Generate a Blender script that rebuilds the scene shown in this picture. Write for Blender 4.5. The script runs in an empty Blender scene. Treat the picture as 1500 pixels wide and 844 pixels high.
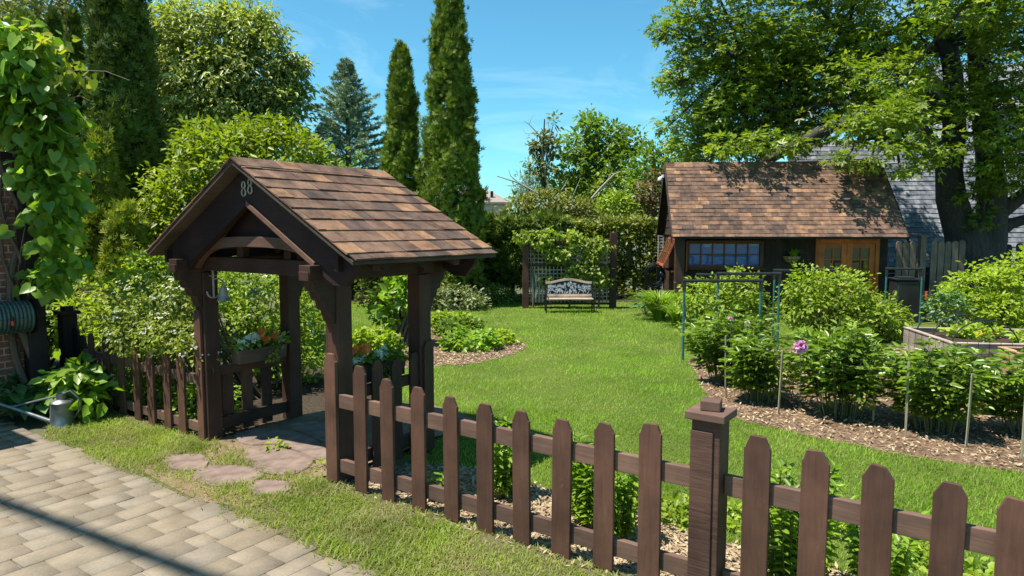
import bpy, math, random
import numpy as np
from mathutils import Vector, Matrix

random.seed(11)
rng = np.random.default_rng(11)
R = math.radians
scene = bpy.context.scene
COL = scene.collection
H = 2.2                       # camera height
PITCH = R(5)

# ------------------------------------------------------------------ placing
def ray(px, py):
    a = (px - 750) / 1000; b = (422 - py) / 1000
    return np.array((a, math.cos(PITCH) + b * math.sin(PITCH), -math.sin(PITCH) + b * math.cos(PITCH)))
def G(px, py, z=0.0):         # point on the ground seen at a photo pixel
    d = ray(px, py); t = (z - H) / d[2]
    return np.array((d[0] * t, d[1] * t, z))
def AT(px, py, Y):            # point at distance Y seen at a photo pixel
    d = ray(px, py); t = Y / d[1]
    return np.array((d[0] * t, Y, H + d[2] * t))
GX, GY, GYAW = -2.28, 6.247, 0.617     # fence line / gate frame
UX = np.array((math.cos(GYAW), -math.sin(GYAW))); VX = np.array((math.sin(GYAW), math.cos(GYAW)))
def W(u, v, z=0.0):
    return np.array((GX + u * UX[0] + v * VX[0], GY + u * UX[1] + v * VX[1], z))
def UV(x, y):
    dx = np.asarray(x) - GX; dy = np.asarray(y) - GY
    return dx * UX[0] + dy * UX[1], dx * VX[0] + dy * VX[1]

# ------------------------------------------------------------------ objects
def tag(o, label=None, cat=None, group=None, kind=None):
    if label: o['label'] = label
    if cat: o['category'] = cat
    if group: o['group'] = group
    if kind: o['kind'] = kind
    return o
def thing(name, label, cat, loc=(0, 0, 0), rz=0.0, group=None):
    o = bpy.data.objects.new(name, None); COL.objects.link(o)
    o.empty_display_size = 0.1
    o.location = loc; o.rotation_euler = (0, 0, rz)
    return tag(o, label, cat, group)
def link(name, me, mat=None, parent=None, loc=None, rz=None):
    o = bpy.data.objects.new(name, me); COL.objects.link(o)
    if mat is not None:
        for m in (mat if isinstance(mat, (list, tuple)) else [mat]): me.materials.append(m)
    if parent is not None: o.parent = parent
    if loc is not None: o.location = loc
    if rz is not None: o.rotation_euler = (0, 0, rz)
    return o
def bevel(o, w=0.006, seg=2):
    m = o.modifiers.new('edge', 'BEVEL'); m.width = w; m.segments = seg; m.limit_method = 'ANGLE'; m.angle_limit = R(35)
    return o

def mesh_np(name, V, faces, smooth=False):
    """V (n,3); faces: list of int arrays (m,k)"""
    me = bpy.data.meshes.new(name)
    V = np.asarray(V, dtype=np.float32)
    me.vertices.add(len(V)); me.vertices.foreach_set('co', V.ravel())
    faces = [np.asarray(f, dtype=np.int32) for f in faces if len(f)]
    nl = sum(f.size for f in faces); npoly = sum(len(f) for f in faces)
    me.loops.add(nl); me.polygons.add(npoly)
    me.loops.foreach_set('vertex_index', np.concatenate([f.ravel() for f in faces]))
    st = []; s = 0
    for f in faces:
        k = f.shape[1]; st.append(s + np.arange(len(f)) * k); s += f.size
    me.polygons.foreach_set('loop_start', np.concatenate(st).astype(np.int32))
    if smooth: me.polygons.foreach_set('use_smooth', np.ones(npoly, dtype=bool))
    me.update(calc_edges=True)
    return me

class MB:
    """collects simple solids; build() links ONE mesh object"""
    def __init__(s): s.v = []; s.f = []
    def add(s, vs, fs):
        n = len(s.v); s.v += [tuple(map(float, p)) for p in vs]; s.f += [tuple(i + n for i in f) for f in fs]
    def box(s, x0, x1, y0, y1, z0, z1, M=None):
        vs = [(x0, y0, z0), (x1, y0, z0), (x1, y1, z0), (x0, y1, z0), (x0, y0, z1), (x1, y0, z1), (x1, y1, z1), (x0, y1, z1)]
        if M is not None: vs = [tuple(M @ Vector(p)) for p in vs]
        s.add(vs, [(0, 3, 2, 1), (4, 5, 6, 7), (0, 1, 5, 4), (1, 2, 6, 5), (2, 3, 7, 6), (3, 0, 4, 7)]); return s
    def prism(s, pts, d, f):
        """pts 2D polygon; f(a,b,t)->xyz ; t = d[0], d[1]"""
        n = len(pts)
        vs = [f(a, b, d[0]) for a, b in pts] + [f(a, b, d[1]) for a, b in pts]
        fs = [tuple(range(n))[::-1], tuple(range(n, 2 * n))]
        fs += [(i, (i + 1) % n, n + (i + 1) % n, n + i) for i in range(n)]
        s.add(vs, fs); return s
    def tube(s, pts, r, n=8, cap=True):
        pts = [Vector(p) for p in pts]; m = len(pts)
        rs = r if isinstance(r, (list, tuple, np.ndarray)) else [r] * m
        vs = []; prev = None
        for i, p in enumerate(pts):
            t = (pts[min(i + 1, m - 1)] - pts[max(i - 1, 0)])
            if t.length < 1e-9: t = Vector((0, 0, 1))
            t.normalize()
            if prev is None:
                a = t.cross(Vector((0, 0, 1)))
                if a.length < 0.05: a = t.cross(Vector((1, 0, 0)))
            else:
                a = prev - t * prev.dot(t)
                if a.length < 1e-6: a = t.orthogonal()
            a.normalize(); prev = a; b = t.cross(a)
            for k in range(n):
                w = 2 * math.pi * k / n
                vs.append(p + (a * math.cos(w) + b * math.sin(w)) * rs[i])
        fs = []
        for i in range(m - 1):
            for k in range(n):
                fs.append((i * n + k, i * n + (k + 1) % n, (i + 1) * n + (k + 1) % n, (i + 1) * n + k))
        if cap: fs += [tuple(range(n))[::-1], tuple(range((m - 1) * n, m * n))]
        s.add(vs, fs); return s
    def lathe(s, prof, c=(0, 0, 0), n=20):
        vs = []; m = len(prof)
        for r, z in prof:
            for k in range(n):
                w = 2 * math.pi * k / n; vs.append((c[0] + r * math.cos(w), c[1] + r * math.sin(w), c[2] + z))
        fs = [(i * n + k, i * n + (k + 1) % n, (i + 1) * n + (k + 1) % n, (i + 1) * n + k) for i in range(m - 1) for k in range(n)]
        fs += [tuple(range(n))[::-1], tuple(range((m - 1) * n, m * n))]
        s.add(vs, fs); return s
    def build(s, name, mat, parent=None, bev=0.0, smooth=False):
        me = bpy.data.meshes.new(name); me.from_pydata(s.v, [], s.f); me.update()
        if smooth:
            me.polygons.foreach_set('use_smooth', np.ones(len(me.polygons), dtype=bool))
            if hasattr(me, 'set_sharp_from_angle'): me.set_sharp_from_angle(angle=R(40))
        o = link(name, me, mat, parent)
        if bev: bevel(o, bev)
        return o

# ------------------------------------------------------------------ materials
def new_mat(name):
    m = bpy.data.materials.new(name); m.use_nodes = True
    nt = m.node_tree; nt.nodes.clear()
    out = nt.nodes.new('ShaderNodeOutputMaterial'); b = nt.nodes.new('ShaderNodeBsdfPrincipled')
    nt.links.new(b.outputs[0], out.inputs[0])
    return m, nt, b, out
def N(nt, t, **kw):
    n = nt.nodes.new(t)
    for k, v in kw.items(): setattr(n, k, v)
    return n
def ramp(nt, stops, interp='LINEAR'):
    r = nt.nodes.new('ShaderNodeValToRGB'); e = r.color_ramp.elements; r.color_ramp.interpolation = interp
    while len(e) > 1: e.remove(e[0])
    e[0].position = stops[0][0]; e[0].color = (*stops[0][1], 1)
    for p, c in stops[1:]:
        x = e.new(p); x.color = (*c, 1)
    return r
def coords(nt, scale=(1, 1, 1), kind='Object', rot=(0, 0, 0)):
    tc = N(nt, 'ShaderNodeTexCoord'); mp = N(nt, 'ShaderNodeMapping')
    mp.inputs['Scale'].default_value = scale; mp.inputs['Rotation'].default_value = rot
    nt.links.new(tc.outputs[kind], mp.inputs[0]); return mp.outputs[0]
def noise(nt, vec, scale, detail=4, rough=0.55, dist=0.0):
    n = N(nt, 'ShaderNodeTexNoise'); n.inputs['Scale'].default_value = scale; n.inputs['Detail'].default_value = detail
    n.inputs['Roughness'].default_value = rough; n.inputs['Distortion'].default_value = dist
    nt.links.new(vec, n.inputs['Vector']); return n
def mix(nt, fac, a, b, blend='MIX'):
    m = N(nt, 'ShaderNodeMix', data_type='RGBA', blend_type=blend)
    for inp, val in ((m.inputs[0], fac), (m.inputs[6], a), (m.inputs[7], b)):
        if isinstance(val, (int, float)): inp.default_value = val
        elif isinstance(val, tuple): inp.default_value = (*val, 1)
        else: nt.links.new(val, inp)
    return m.outputs[2]
def bump(nt, b, h, strength=0.3, dist=0.01):
    n = N(nt, 'ShaderNodeBump'); n.inputs['Strength'].default_value = strength; n.inputs['Distance'].default_value = dist
    nt.links.new(h, n.inputs['Height']); nt.links.new(n.outputs[0], b.inputs['Normal']); return n

def wood_mat(name, c, var=0.35, rough=0.6, grain='z', weather=0.0, bumps=0.35):
    m, nt, b, out = new_mat(name)
    sc = {'z': (14, 14, 1.1), 'x': (1.1, 14, 14), 'y': (14, 1.1, 14)}[grain]
    v = coords(nt, sc); n1 = noise(nt, v, 3.0, 6, 0.65, 0.6)
    v2 = coords(nt, (1, 1, 1)); n2 = noise(nt, v2, 2.3, 5, 0.6)
    lo = tuple(x * (1 - var) for x in c); hi = tuple(min(1, x * (1 + var)) for x in c)
    r1 = ramp(nt, [(0.28, lo), (0.5, c), (0.74, hi)]); nt.links.new(n1.outputs[0], r1.inputs[0])
    r2 = ramp(nt, [(0.32, (0.66, 0.66, 0.68)), (0.5, (.95, .95, .95)), (0.68, (1.28, 1.24, 1.2))]); nt.links.new(n2.outputs[0], r2.inputs[0])
    col = mix(nt, 1.0, r1.outputs[0], r2.outputs[0], 'MULTIPLY')
    # scuffs and chips
    n3 = noise(nt, v2, 15, 5, 0.75); r3 = ramp(nt, [(0.655, (0, 0, 0)), (0.70, (1, 1, 1))]); nt.links.new(n3.outputs[0], r3.inputs[0])
    sep = N(nt, 'ShaderNodeMath', operation='MULTIPLY'); sep.inputs[1].default_value = 0.25 + weather
    nt.links.new(r3.outputs[0], sep.inputs[0])
    col = mix(nt, sep.outputs[0], col, tuple(min(1, x * 2.2 + 0.03) for x in c))
    # each separate timber slightly different
    g = N(nt, 'ShaderNodeNewGeometry'); oi = N(nt, 'ShaderNodeObjectInfo')
    ad = N(nt, 'ShaderNodeMath', operation='ADD'); nt.links.new(g.outputs['Random Per Island'], ad.inputs[0]); nt.links.new(oi.outputs['Random'], ad.inputs[1])
    fr = N(nt, 'ShaderNodeMath', operation='FRACT'); nt.links.new(ad.outputs[0], fr.inputs[0])
    r4 = ramp(nt, [(0, (0.74, 0.74, 0.77)), (1, (1.24, 1.20, 1.17))]); nt.links.new(fr.outputs[0], r4.inputs[0])
    col = mix(nt, 1.0, col, r4.outputs[0], 'MULTIPLY')
    nt.links.new(col, b.inputs['Base Color']); b.inputs['Roughness'].default_value = rough; b.inputs['Specular IOR Level'].default_value = .22
    bump(nt, b, n1.outputs[0], bumps, 0.004)
    return m

LEAF = (1.52, 1.36, 1.08)
def leaf_mat(name, cols, trans=0.3, rough=0.45, spec=0.4, tcol=None, nscale=1.2, namp=0.35, back=None, patch=None):
    m, nt, b, out = new_mat(name)
    g = N(nt, 'ShaderNodeNewGeometry')
    if name.endswith(('leaves', 'sprays', 'needles')): cols = [tuple(a * k for a, k in zip(c, LEAF)) for c in cols]
    st = [(i / max(1, len(cols) - 1), c) for i, c in enumerate(cols)]
    r = ramp(nt, st); nt.links.new(g.outputs['Random Per Island'], r.inputs[0])
    v = coords(nt, (1, 1, 1)); n1 = noise(nt, v, nscale, 3, 0.5)
    r2 = ramp(nt, [(0.3, (1 - namp, 1 - namp, 1 - namp * 0.8)), (0.7, (1 + namp, 1 + namp, 1 + namp * 0.5))]); nt.links.new(n1.outputs[0], r2.inputs[0])
    col = mix(nt, 1.0, r.outputs[0], r2.outputs[0], 'MULTIPLY')
    if patch:
        n5 = noise(nt, v, patch[1], 5, .65, .4); r5 = ramp(nt, [(.46, (0, 0, 0)), (.66, (patch[2],) * 3)]); nt.links.new(n5.outputs[0], r5.inputs[0]); col = mix(nt, r5.outputs[0], col, patch[0])
    if back: col = mix(nt, g.outputs['Backfacing'], col, back)
    nt.links.new(col, b.inputs['Base Color'])
    b.inputs['Roughness'].default_value = rough; b.inputs['Specular IOR Level'].default_value = spec
    t = N(nt, 'ShaderNodeBsdfTranslucent'); ms = N(nt, 'ShaderNodeMixShader'); ms.inputs[0].default_value = min(.5, trans * 1.4)
    tc = mix(nt, 1.0, col, tcol or (1.25, 1.35, 0.5), 'MULTIPLY'); nt.links.new(tc, t.inputs[0])
    nt.links.new(b.outputs[0], ms.inputs[1]); nt.links.new(t.outputs[0], ms.inputs[2]); nt.links.new(ms.outputs[0], out.inputs[0])
    return m

def plain(name, c, rough=0.5, metal=0.0, spec=0.5, var=0.15, nscale=8, bumps=0.1):
    m, nt, b, out = new_mat(name)
    v = coords(nt); n1 = noise(nt, v, nscale, 5, 0.6)
    r = ramp(nt, [(0.3, tuple(x * (1 - var) for x in c)), (0.7, tuple(min(1, x * (1 + var)) for x in c))]); nt.links.new(n1.outputs[0], r.inputs[0])
    nt.links.new(r.outputs[0], b.inputs['Base Color'])
    b.inputs['Roughness'].default_value = rough; b.inputs['Metallic'].default_value = metal; b.inputs['Specular IOR Level'].default_value = spec
    if bumps: bump(nt, b, n1.outputs[0], bumps, 0.005)
    return m

def shingle_mat(name, stops, rough=0.9):
    m, nt, b, out = new_mat(name)
    g = N(nt, 'ShaderNodeNewGeometry'); r = ramp(nt, stops, 'CONSTANT'); nt.links.new(g.outputs['Random Per Island'], r.inputs[0])
    v = coords(nt); n1 = noise(nt, v, 220, 2, 0.7); n2 = noise(nt, v, 6, 5, 0.6)
    r1 = ramp(nt, [(0.3, (0.5, 0.5, 0.5)), (0.7, (1.5, 1.48, 1.45))]); nt.links.new(n1.outputs[0], r1.inputs[0])
    r2 = ramp(nt, [(0.34, (0.58, 0.58, 0.61)), (0.66, (1.35, 1.32, 1.28))]); nt.links.new(n2.outputs[0], r2.inputs[0])
    c = mix(nt, 1.0, r.outputs[0], r1.outputs[0], 'MULTIPLY'); c = mix(nt, 1.0, c, r2.outputs[0], 'MULTIPLY')
    nt.links.new(c, b.inputs['Base Color']); b.inputs['Roughness'].default_value = rough; b.inputs['Specular IOR Level'].default_value = 0.08
    bump(nt, b, n1.outputs[0], 0.5, 0.004)
    return m

def bark_mat(name, c1, c2):
    m, nt, b, out = new_mat(name)
    v = coords(nt, (6, 6, 1.5)); n1 = noise(nt, v, 3, 7, 0.7, 0.4); n2 = noise(nt, coords(nt), 1.2, 4, 0.6)
    r = ramp(nt, [(0.3, c1), (0.7, c2)]); nt.links.new(n1.outputs[0], r.inputs[0])
    r2 = ramp(nt, [(0.3, (0.7, 0.7, 0.7)), (0.7, (1.2, 1.2, 1.2))]); nt.links.new(n2.outputs[0], r2.inputs[0])
    nt.links.new(mix(nt, 1.0, r.outputs[0], r2.outputs[0], 'MULTIPLY'), b.inputs['Base Color']); b.inputs['Roughness'].default_value = 0.9
    bump(nt, b, n1.outputs[0], 0.8, 0.03)
    return m

def chip_mat(name, cols, scale=60, dark=(0.05, 0.035, 0.025)):
    """wood chips: cells of different tone, some soil between"""
    m, nt, b, out = new_mat(name)
    v = coords(nt, (1, 1, 1)); nw = noise(nt, v, 9, 2)
    ad = N(nt, 'ShaderNodeVectorMath', operation='SCALE'); ad.inputs['Scale'].default_value = 0.06; nt.links.new(nw.outputs['Color'], ad.inputs[0])
    ad2 = N(nt, 'ShaderNodeVectorMath', operation='ADD'); nt.links.new(v, ad2.inputs[0]); nt.links.new(ad.outputs[0], ad2.inputs[1])
    vo = N(nt, 'ShaderNodeTexVoronoi'); vo.inputs['Scale'].default_value = scale; nt.links.new(ad2.outputs[0], vo.inputs['Vector'])
    sp = N(nt, 'ShaderNodeSeparateColor'); nt.links.new(vo.outputs['Color'], sp.inputs[0])
    r = ramp(nt, [(i / (len(cols) - 1), c) for i, c in enumerate(cols)]); nt.links.new(sp.outputs[0], r.inputs[0])
    rd = ramp(nt, [(0.55, (0, 0, 0)), (0.8, (1, 1, 1))]); nt.links.new(vo.outputs['Distance'], rd.inputs[0])
    n2 = noise(nt, v, 2.2, 5, 0.6); r2 = ramp(nt, [(0.35, (0.65, 0.62, 0.6)), (0.65, (1.15, 1.12, 1.1))]); nt.links.new(n2.outputs[0], r2.inputs[0])
    c = mix(nt, 1.0, r.outputs[0], r2.outputs[0], 'MULTIPLY')
    nt.links.new(c, b.inputs['Base Color']); b.inputs['Roughness'].default_value = 0.95; b.inputs['Specular IOR Level'].default_value = 0.15
    bump(nt, b, sp.outputs[1], 0.7, 0.012)
    return m
# ------------------------------------------------------------------ leaves
def nrm(a): return a / np.maximum(np.linalg.norm(a, axis=-1, keepdims=True), 1e-9)
def rdir(n): return nrm(rng.normal(size=(n, 3)))
T = {}
T['oval'] = (np.array([(0, 0, 0), (.28, .5, .10), (.68, .42, .10), (1, 0, -.04), (.68, -.42, .10), (.28, -.5, .10)]), [np.array([(0, 3, 2, 1), (0, 5, 4, 3)])])
T['kite'] = (np.array([(0, 0, 0), (.45, .5, .1), (1, 0, 0), (.45, -.5, .1)]), [np.array([(0, 2, 1), (0, 3, 2)])])
T['heart'] = (np.array([(.08, 0, 0), (-.1, .26, .06), (.08, .5, .1), (.42, .46, .08), (.75, .22, .0), (1, 0, -.1), (.75, -.22, 0), (.42, -.46, .08), (.08, -.5, .1), (-.1, -.26, .06)]),
              [np.array([(0, 3, 2, 1), (0, 5, 4, 3), (0, 7, 6, 5), (0, 9, 8, 7)])])
def _fan(angs, w, lens=None, lift=.08):
    vs = [(0, 0, 0)]; fs = []
    for i, a in enumerate(angs):
        L = lens[i] if lens else 1
        c, s = math.cos(R(a)), math.sin(R(a)); k = len(vs)
        vs += [(c * .5 * L - s * w, s * .5 * L + c * w, lift), (c * L, s * L, 0), (c * .5 * L + s * w, s * .5 * L - c * w, lift)]
        fs += [(0, k + 1, k), (0, k + 2, k + 1)]
    return (np.array(vs), [np.array(fs)])
T['lobed'] = _fan((-62, 0, 62), .2, (.8, 1, .8))
T['spray'] = _fan((-42, -14, 12, 40), .085, (.7, 1, .95, .65), .03)
T['palm'] = _fan((-75, -38, 0, 38, 75), .13, (.7, .95, 1, .95, .7))
T['needle'] = (np.array([(0, 0, 0), (.5, .5, 0), (1, 0, 0), (.5, -.5, 0)]), [np.array([(0, 3, 2, 1)])])
T['petal'] = _fan((0, 72, 144, 216, 288), .33, None, .12)

def inst(tname, pos, axis, normal, L, Wd):
    tv, tf = T[tname]; n = len(pos); k = len(tv)
    x = nrm(axis); z = normal - (normal * x).sum(1, keepdims=True) * x; z = nrm(z); y = np.cross(z, x)
    L = np.broadcast_to(np.asarray(L, float).reshape(-1, 1, 1), (n, 1, 1)); Wd = np.broadcast_to(np.asarray(Wd, float).reshape(-1, 1, 1), (n, 1, 1))
    V = pos[:, None, :] + L * tv[None, :, 0:1] * x[:, None, :] + Wd * tv[None, :, 1:2] * y[:, None, :] + L * tv[None, :, 2:3] * z[:, None, :]
    off = (np.arange(n) * k)[:, None, None]
    F = [(f[None] + off).reshape(-1, f.shape[1]) for f in tf]
    return V.reshape(-1, 3), F
def merge(parts):
    Vs = []; Fs = []; o = 0
    for V, F in parts:
        Vs.append(V); Fs += [f + o for f in F]; o += len(V)
    return np.concatenate(Vs), Fs
def leaf_obj(name, parts, mat, parent=None, smooth=False):
    V, F = merge(parts)
    if parent is not None and parent.type == 'EMPTY':      # to the thing's own frame
        L = np.array(parent.location); a = -parent.rotation_euler.z
        V = V - L; c, s = math.cos(a), math.sin(a)
        V = np.stack((V[:, 0] * c - V[:, 1] * s, V[:, 0] * s + V[:, 1] * c, V[:, 2]), 1)
    return link(name, mesh_np(name, V, F, smooth), mat, parent)

def shell(blobs, n, inner=0.5, power=0.5, zmin=0.02, top_bias=0.0):
    """points in the outer part of a union of ellipsoids (c, (rx,ry,rz)); returns points + outward"""
    w = np.array([b[1][0] * b[1][1] + b[1][0] * b[1][2] + b[1][1] * b[1][2] for b in blobs]); w = w / w.sum()
    idx = rng.choice(len(blobs), size=n * 2, p=w)
    C = np.array([b[0] for b in blobs], float)[idx]; Rr = np.array([b[1] for b in blobs], float)[idx]
    d = rdir(n * 2)
    if top_bias: d[:, 2] += top_bias; d = nrm(d)
    # lumpy surface
    ph = idx * 1.7
    lump = 1 + .13 * np.sin(5 * d[:, 0] + ph) * np.sin(6 * d[:, 2] + ph) + .10 * np.sin(9 * d[:, 1] + 2 * ph) * np.cos(8 * d[:, 2])
    r = (inner + (1 - inner) * rng.random(n * 2) ** power) * lump
    P = C + d * Rr * r[:, None]
    ok = P[:, 2] > zmin
    # drop points deep inside another blob
    dep = np.full(len(P), 9.0)
    for (c, rr) in blobs:
        q = np.linalg.norm((P - np.array(c)) / np.array(rr), axis=1); dep = np.minimum(dep, q)
    ok &= dep > inner * 0.9
    P = P[ok][:n]; d = d[ok][:n]
    return P, nrm(d / Rr[ok][:n])

def crown(blobs, n_cl, per, cl_r, L, Wd, tname='oval', up=.6, out=.5, rnd=.6, flat=.6, inner=.5, power=.5, droop=.2, zmin=.03, lvar=.5, top_bias=0.0):
    C, O = shell(blobs, n_cl, inner, power, zmin, top_bias); n = len(C)
    size = cl_r * (0.6 + 0.8 * rng.random(n))
    P = np.repeat(C, per, 0) + rng.normal(size=(n * per, 3)) * np.repeat(size, per)[:, None] * np.array((1, 1, flat)) * .6
    O2 = np.repeat(O, per, 0); m = len(P)
    normal = nrm(O2 * out + np.array((0, 0, up)) + rng.normal(size=(m, 3)) * rnd * .6)
    radial = P - np.repeat(C, per, 0)
    axis = nrm(nrm(radial + 1e-6) * .7 + O2 * .5 + rng.normal(size=(m, 3)) * .5 + np.array((0, 0, -droop)))
    ok = P[:, 2] > zmin; P, axis, normal = P[ok], axis[ok], normal[ok]
    s = 1 + lvar * (rng.random(len(P)) * 2 - 1)
    return inst(tname, P, axis, normal, L * s, Wd * s), C

def limbs(mb, base, top, blobs, r0, r1, twigs=0, tips=None, n=7, sway=.15, twig_r=.012):
    """tapered trunk from base to top, a limb into each blob, twigs to clump tips"""
    base = Vector(base); top = Vector(top)
    pts = []; k = 8
    for i in range(k + 1):
        t = i / k; p = base.lerp(top, t) + Vector((math.sin(t * 5 + base.x) * sway, math.cos(t * 4 + base.y) * sway, 0)) * t * (1 - .3 * t)
        pts.append(p)
    rs = [r0 * (1.35 if i == 0 else 1) * (1 - i / k) + r1 * (i / k) for i in range(k + 1)]
    mb.tube(pts, rs, n=n + 3)
    for (c, rr) in blobs:
        c = Vector(c); 
        j = max(1, min(k - 1, int(k * max(.15, min(.95, ((c.z - base.z) / max(.1, top.z - base.z)) * .75)))))
        a = pts[j]; mid = a.lerp(c, .5) + Vector((0, 0, .12 * (c - a).length))
        ra = rs[j] * .55
        mb.tube([a, a.lerp(mid, .5) + Vector((0, 0, .03)), mid, mid.lerp(c, .6), c], [ra, ra * .8, ra * .6, ra * .4, ra * .2], n=n)
        if tips is not None and twigs:
            d = np.linalg.norm((tips - np.array(c)) / np.array(rr), axis=1); near = tips[d < 1.1]
            if len(near):
                for q in near[rng.choice(len(near), min(twigs, len(near)), replace=False)]:
                    q = Vector(q); s0 = a.lerp(c, .5 + .5 * random.random()); m2 = s0.lerp(q, .55) + Vector((0, 0, .06 * (q - s0).length))
                    mb.tube([s0, m2, q], [twig_r * 1.4, twig_r, twig_r * .4], n=4, cap=False)

def local(mb, parent):
    L = Vector(parent.location); a = -parent.rotation_euler.z; M = Matrix.Rotation(a, 3, 'Z')
    mb.v = [tuple(M @ (Vector(p) - L)) for p in mb.v]; return mb

def stem_fan(n, c, r, h, sr=.006, lean=.6):
    """thin stems from a small base out to a clump"""
    mb = MB()
    for i in range(n):
        a = random.random() * 6.283; q = random.random() ** .5
        b = Vector((c[0] + math.cos(a) * r * .3 * q, c[1] + math.sin(a) * r * .3 * q, c[2]))
        e = Vector((c[0] + math.cos(a) * r * q, c[1] + math.sin(a) * r * q, c[2] + h * (1 - .3 * q)))
        m = b.lerp(e, .5) + Vector((0, 0, h * .1)); mb.tube([b, m, e], [sr * 1.3, sr, sr * .6], n=5, cap=False)
    return mb

def shrub(name, label, cat, blobs, n_cl, per, cl_r, L, Wd, mat, stem_mat, base=None, group=None, stems=10, sr=.012, flowers=None, **kw):
    c0 = base if base is not None else (blobs[0][0][0], blobs[0][0][1], 0.0)
    t = thing(name, label, cat, c0, 0, group)
    lv, C = crown(blobs, n_cl, per, cl_r, L, Wd, **kw)
    leaf_obj('foliage', [lv], mat, t)
    mb = MB()
    for q in C[rng.choice(len(C), min(stems, len(C)), replace=False)]:
        b = Vector((c0[0] + random.uniform(-.12, .12), c0[1] + random.uniform(-.12, .12), 0)); q = Vector(q)
        m = b.lerp(q, .5) + Vector((0, 0, .12 * (q - b).length)); mb.tube([b, m, q], [sr * 1.3, sr, sr * .5], n=5, cap=False)
    if stems: local(mb, t).build('stems', stem_mat, t)
    if flowers:
        fmat, nf, fl = flowers
        P, O = shell(blobs, nf, .95, .5, .1, .5)
        P = np.repeat(P, 7, 0) + rng.normal(size=(len(P) * 7, 3)) * fl * np.array((1, 1, .45)); O = np.repeat(O, 7, 0)
        leaf_obj('blossom', [inst('petal', P + O * .03, np.cross(O, rdir(len(O))), nrm(O + np.array((0, 0, .7)) + rdir(len(O)) * .4), fl * .55, fl * .55)], fmat, t)
    return t

def blades(base, height, width, lean, segs=3, curl=.6):
    """curved strips: base (n,3), height (n), width (n), lean (n,2) horizontal travel"""
    n = len(base); ts = np.linspace(0, 1, segs + 1)
    az = np.arctan2(lean[:, 1], lean[:, 0]) + np.pi / 2 + rng.normal(size=n) * .5
    side = np.stack((np.cos(az), np.sin(az), np.zeros(n)), 1)
    rows = []
    ll = np.linalg.norm(lean, axis=1)
    for i, t in enumerate(ts):
        c = base + np.concatenate((lean * (t ** 1.6), (height * (t - curl * .5 * t ** 3))[:, None]), 1)
        w = (width * (1 - .15 * t if t < .99 else 1))[:, None] * .5
        if i < segs:
            rows += [c - side * w * (1 - t ** 2 * .7), c + side * w * (1 - t ** 2 * .7)]
        else: rows += [c]
    k = 2 * segs + 1
    V = np.stack(rows, 1).reshape(-1, 3); off = np.arange(n)[:, None] * k
    quads = np.concatenate([np.array([[2 * i, 2 * i + 1, 2 * i + 3, 2 * i + 2]]) + off for i in range(segs - 1)]) if segs > 1 else np.zeros((0, 4), int)
    tri = np.array([[2 * segs - 2, 2 * segs - 1, 2 * segs]]) + off
    return V, [f for f in (quads, tri) if len(f)]

def in_poly(x, y, poly):
    ins = np.zeros(len(x), bool); n = len(poly); j = n - 1
    for i in range(n):
        xi, yi = poly[i][0], poly[i][1]; xj, yj = poly[j][0], poly[j][1]
        c = ((yi > y) != (yj > y)) & (x < (xj - xi) * (y - yi) / (yj - yi + 1e-12) + xi)
        ins ^= c; j = i
    return ins
def smooth_poly(poly, k=4, wob=.03):
    P = [np.array(p[:2], float) for p in poly]; out = []
    n = len(P)
    for i in range(n):
        p0, p1, p2, p3 = P[i - 1], P[i], P[(i + 1) % n], P[(i + 2) % n]
        for j in range(k):
            t = j / k
            q = .5 * ((2 * p1) + (-p0 + p2) * t + (2 * p0 - 5 * p1 + 4 * p2 - p3) * t * t + (-p0 + 3 * p1 - 3 * p2 + p3) * t ** 3)
            out.append(q + rng.normal(size=2) * wob)
    return out
def sheet(name, poly, z, mat, kind='structure'):
    me = bpy.data.meshes.new(name); me.from_pydata([(p[0], p[1], z) for p in poly], [], [tuple(range(len(poly)))]); me.update()
    o = link(name, me, mat); tag(o, kind=kind); return o
# ------------------------------------------------------------------ material set
M = {}
M['fence'] = wood_mat('brown_stained_fence_wood', (0.1014, 0.0522, 0.0353), .22, .6)
M['fence_x'] = wood_mat('brown_stained_rail_wood', (0.1490, 0.0885, 0.0640), .25, .7, 'x')
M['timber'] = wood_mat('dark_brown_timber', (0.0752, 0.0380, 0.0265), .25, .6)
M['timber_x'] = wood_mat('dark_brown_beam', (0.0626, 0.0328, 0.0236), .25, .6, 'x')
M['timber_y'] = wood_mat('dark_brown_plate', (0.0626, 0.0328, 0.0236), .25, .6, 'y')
M['board'] = wood_mat('dark_brown_bargeboard', (0.0312, 0.0194, 0.0174), .2, .5, 'x')  # darker than the timber: shade under the gate roof put into the brown
M['trim'] = wood_mat('sunlit_brown_trim', (0.1380, 0.0787, 0.0533), .25, .6, 'x')  # lighter brown stands in for sun on front arch and right trim
M['rough_post'] = wood_mat('rough_sawn_post', (.082, .045, .033), .28, .65, 'x', .02, 1.0)
M['dark_post'] = wood_mat('near_black_brown_post', (.035, .026, .024), .25, .65)  # near-black puts shade into the colour of the fence return
M['grey_wood'] = wood_mat('weathered_grey_boards', (0.3696, 0.3058, 0.2522), .3, .85, 'x', .15, .7)
M['tan_wood'] = wood_mat('newer_tan_boards', (.34, .215, .13), .28, .8, 'x', .05, .5)
M['pale_stake'] = wood_mat('pale_wooden_stake', (.36, .33, .22), .2, .85, 'z', .1, .5)
M['shed_wall'] = wood_mat('dark_brown_shed_boards', (0.0340, 0.0200, 0.0147), .25, .7, 'z')
M['shed_side'] = wood_mat('brown_shed_siding', (.082, .044, .031), .25, .65, 'y')
M['shed_trim'] = wood_mat('brown_shed_trim', (0.1144, 0.0460, 0.0264), .25, .6, 'x')
M['red_sash'] = wood_mat('red_brown_window_sash', (.27, .075, .034), .2, .5, 'z')
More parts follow.
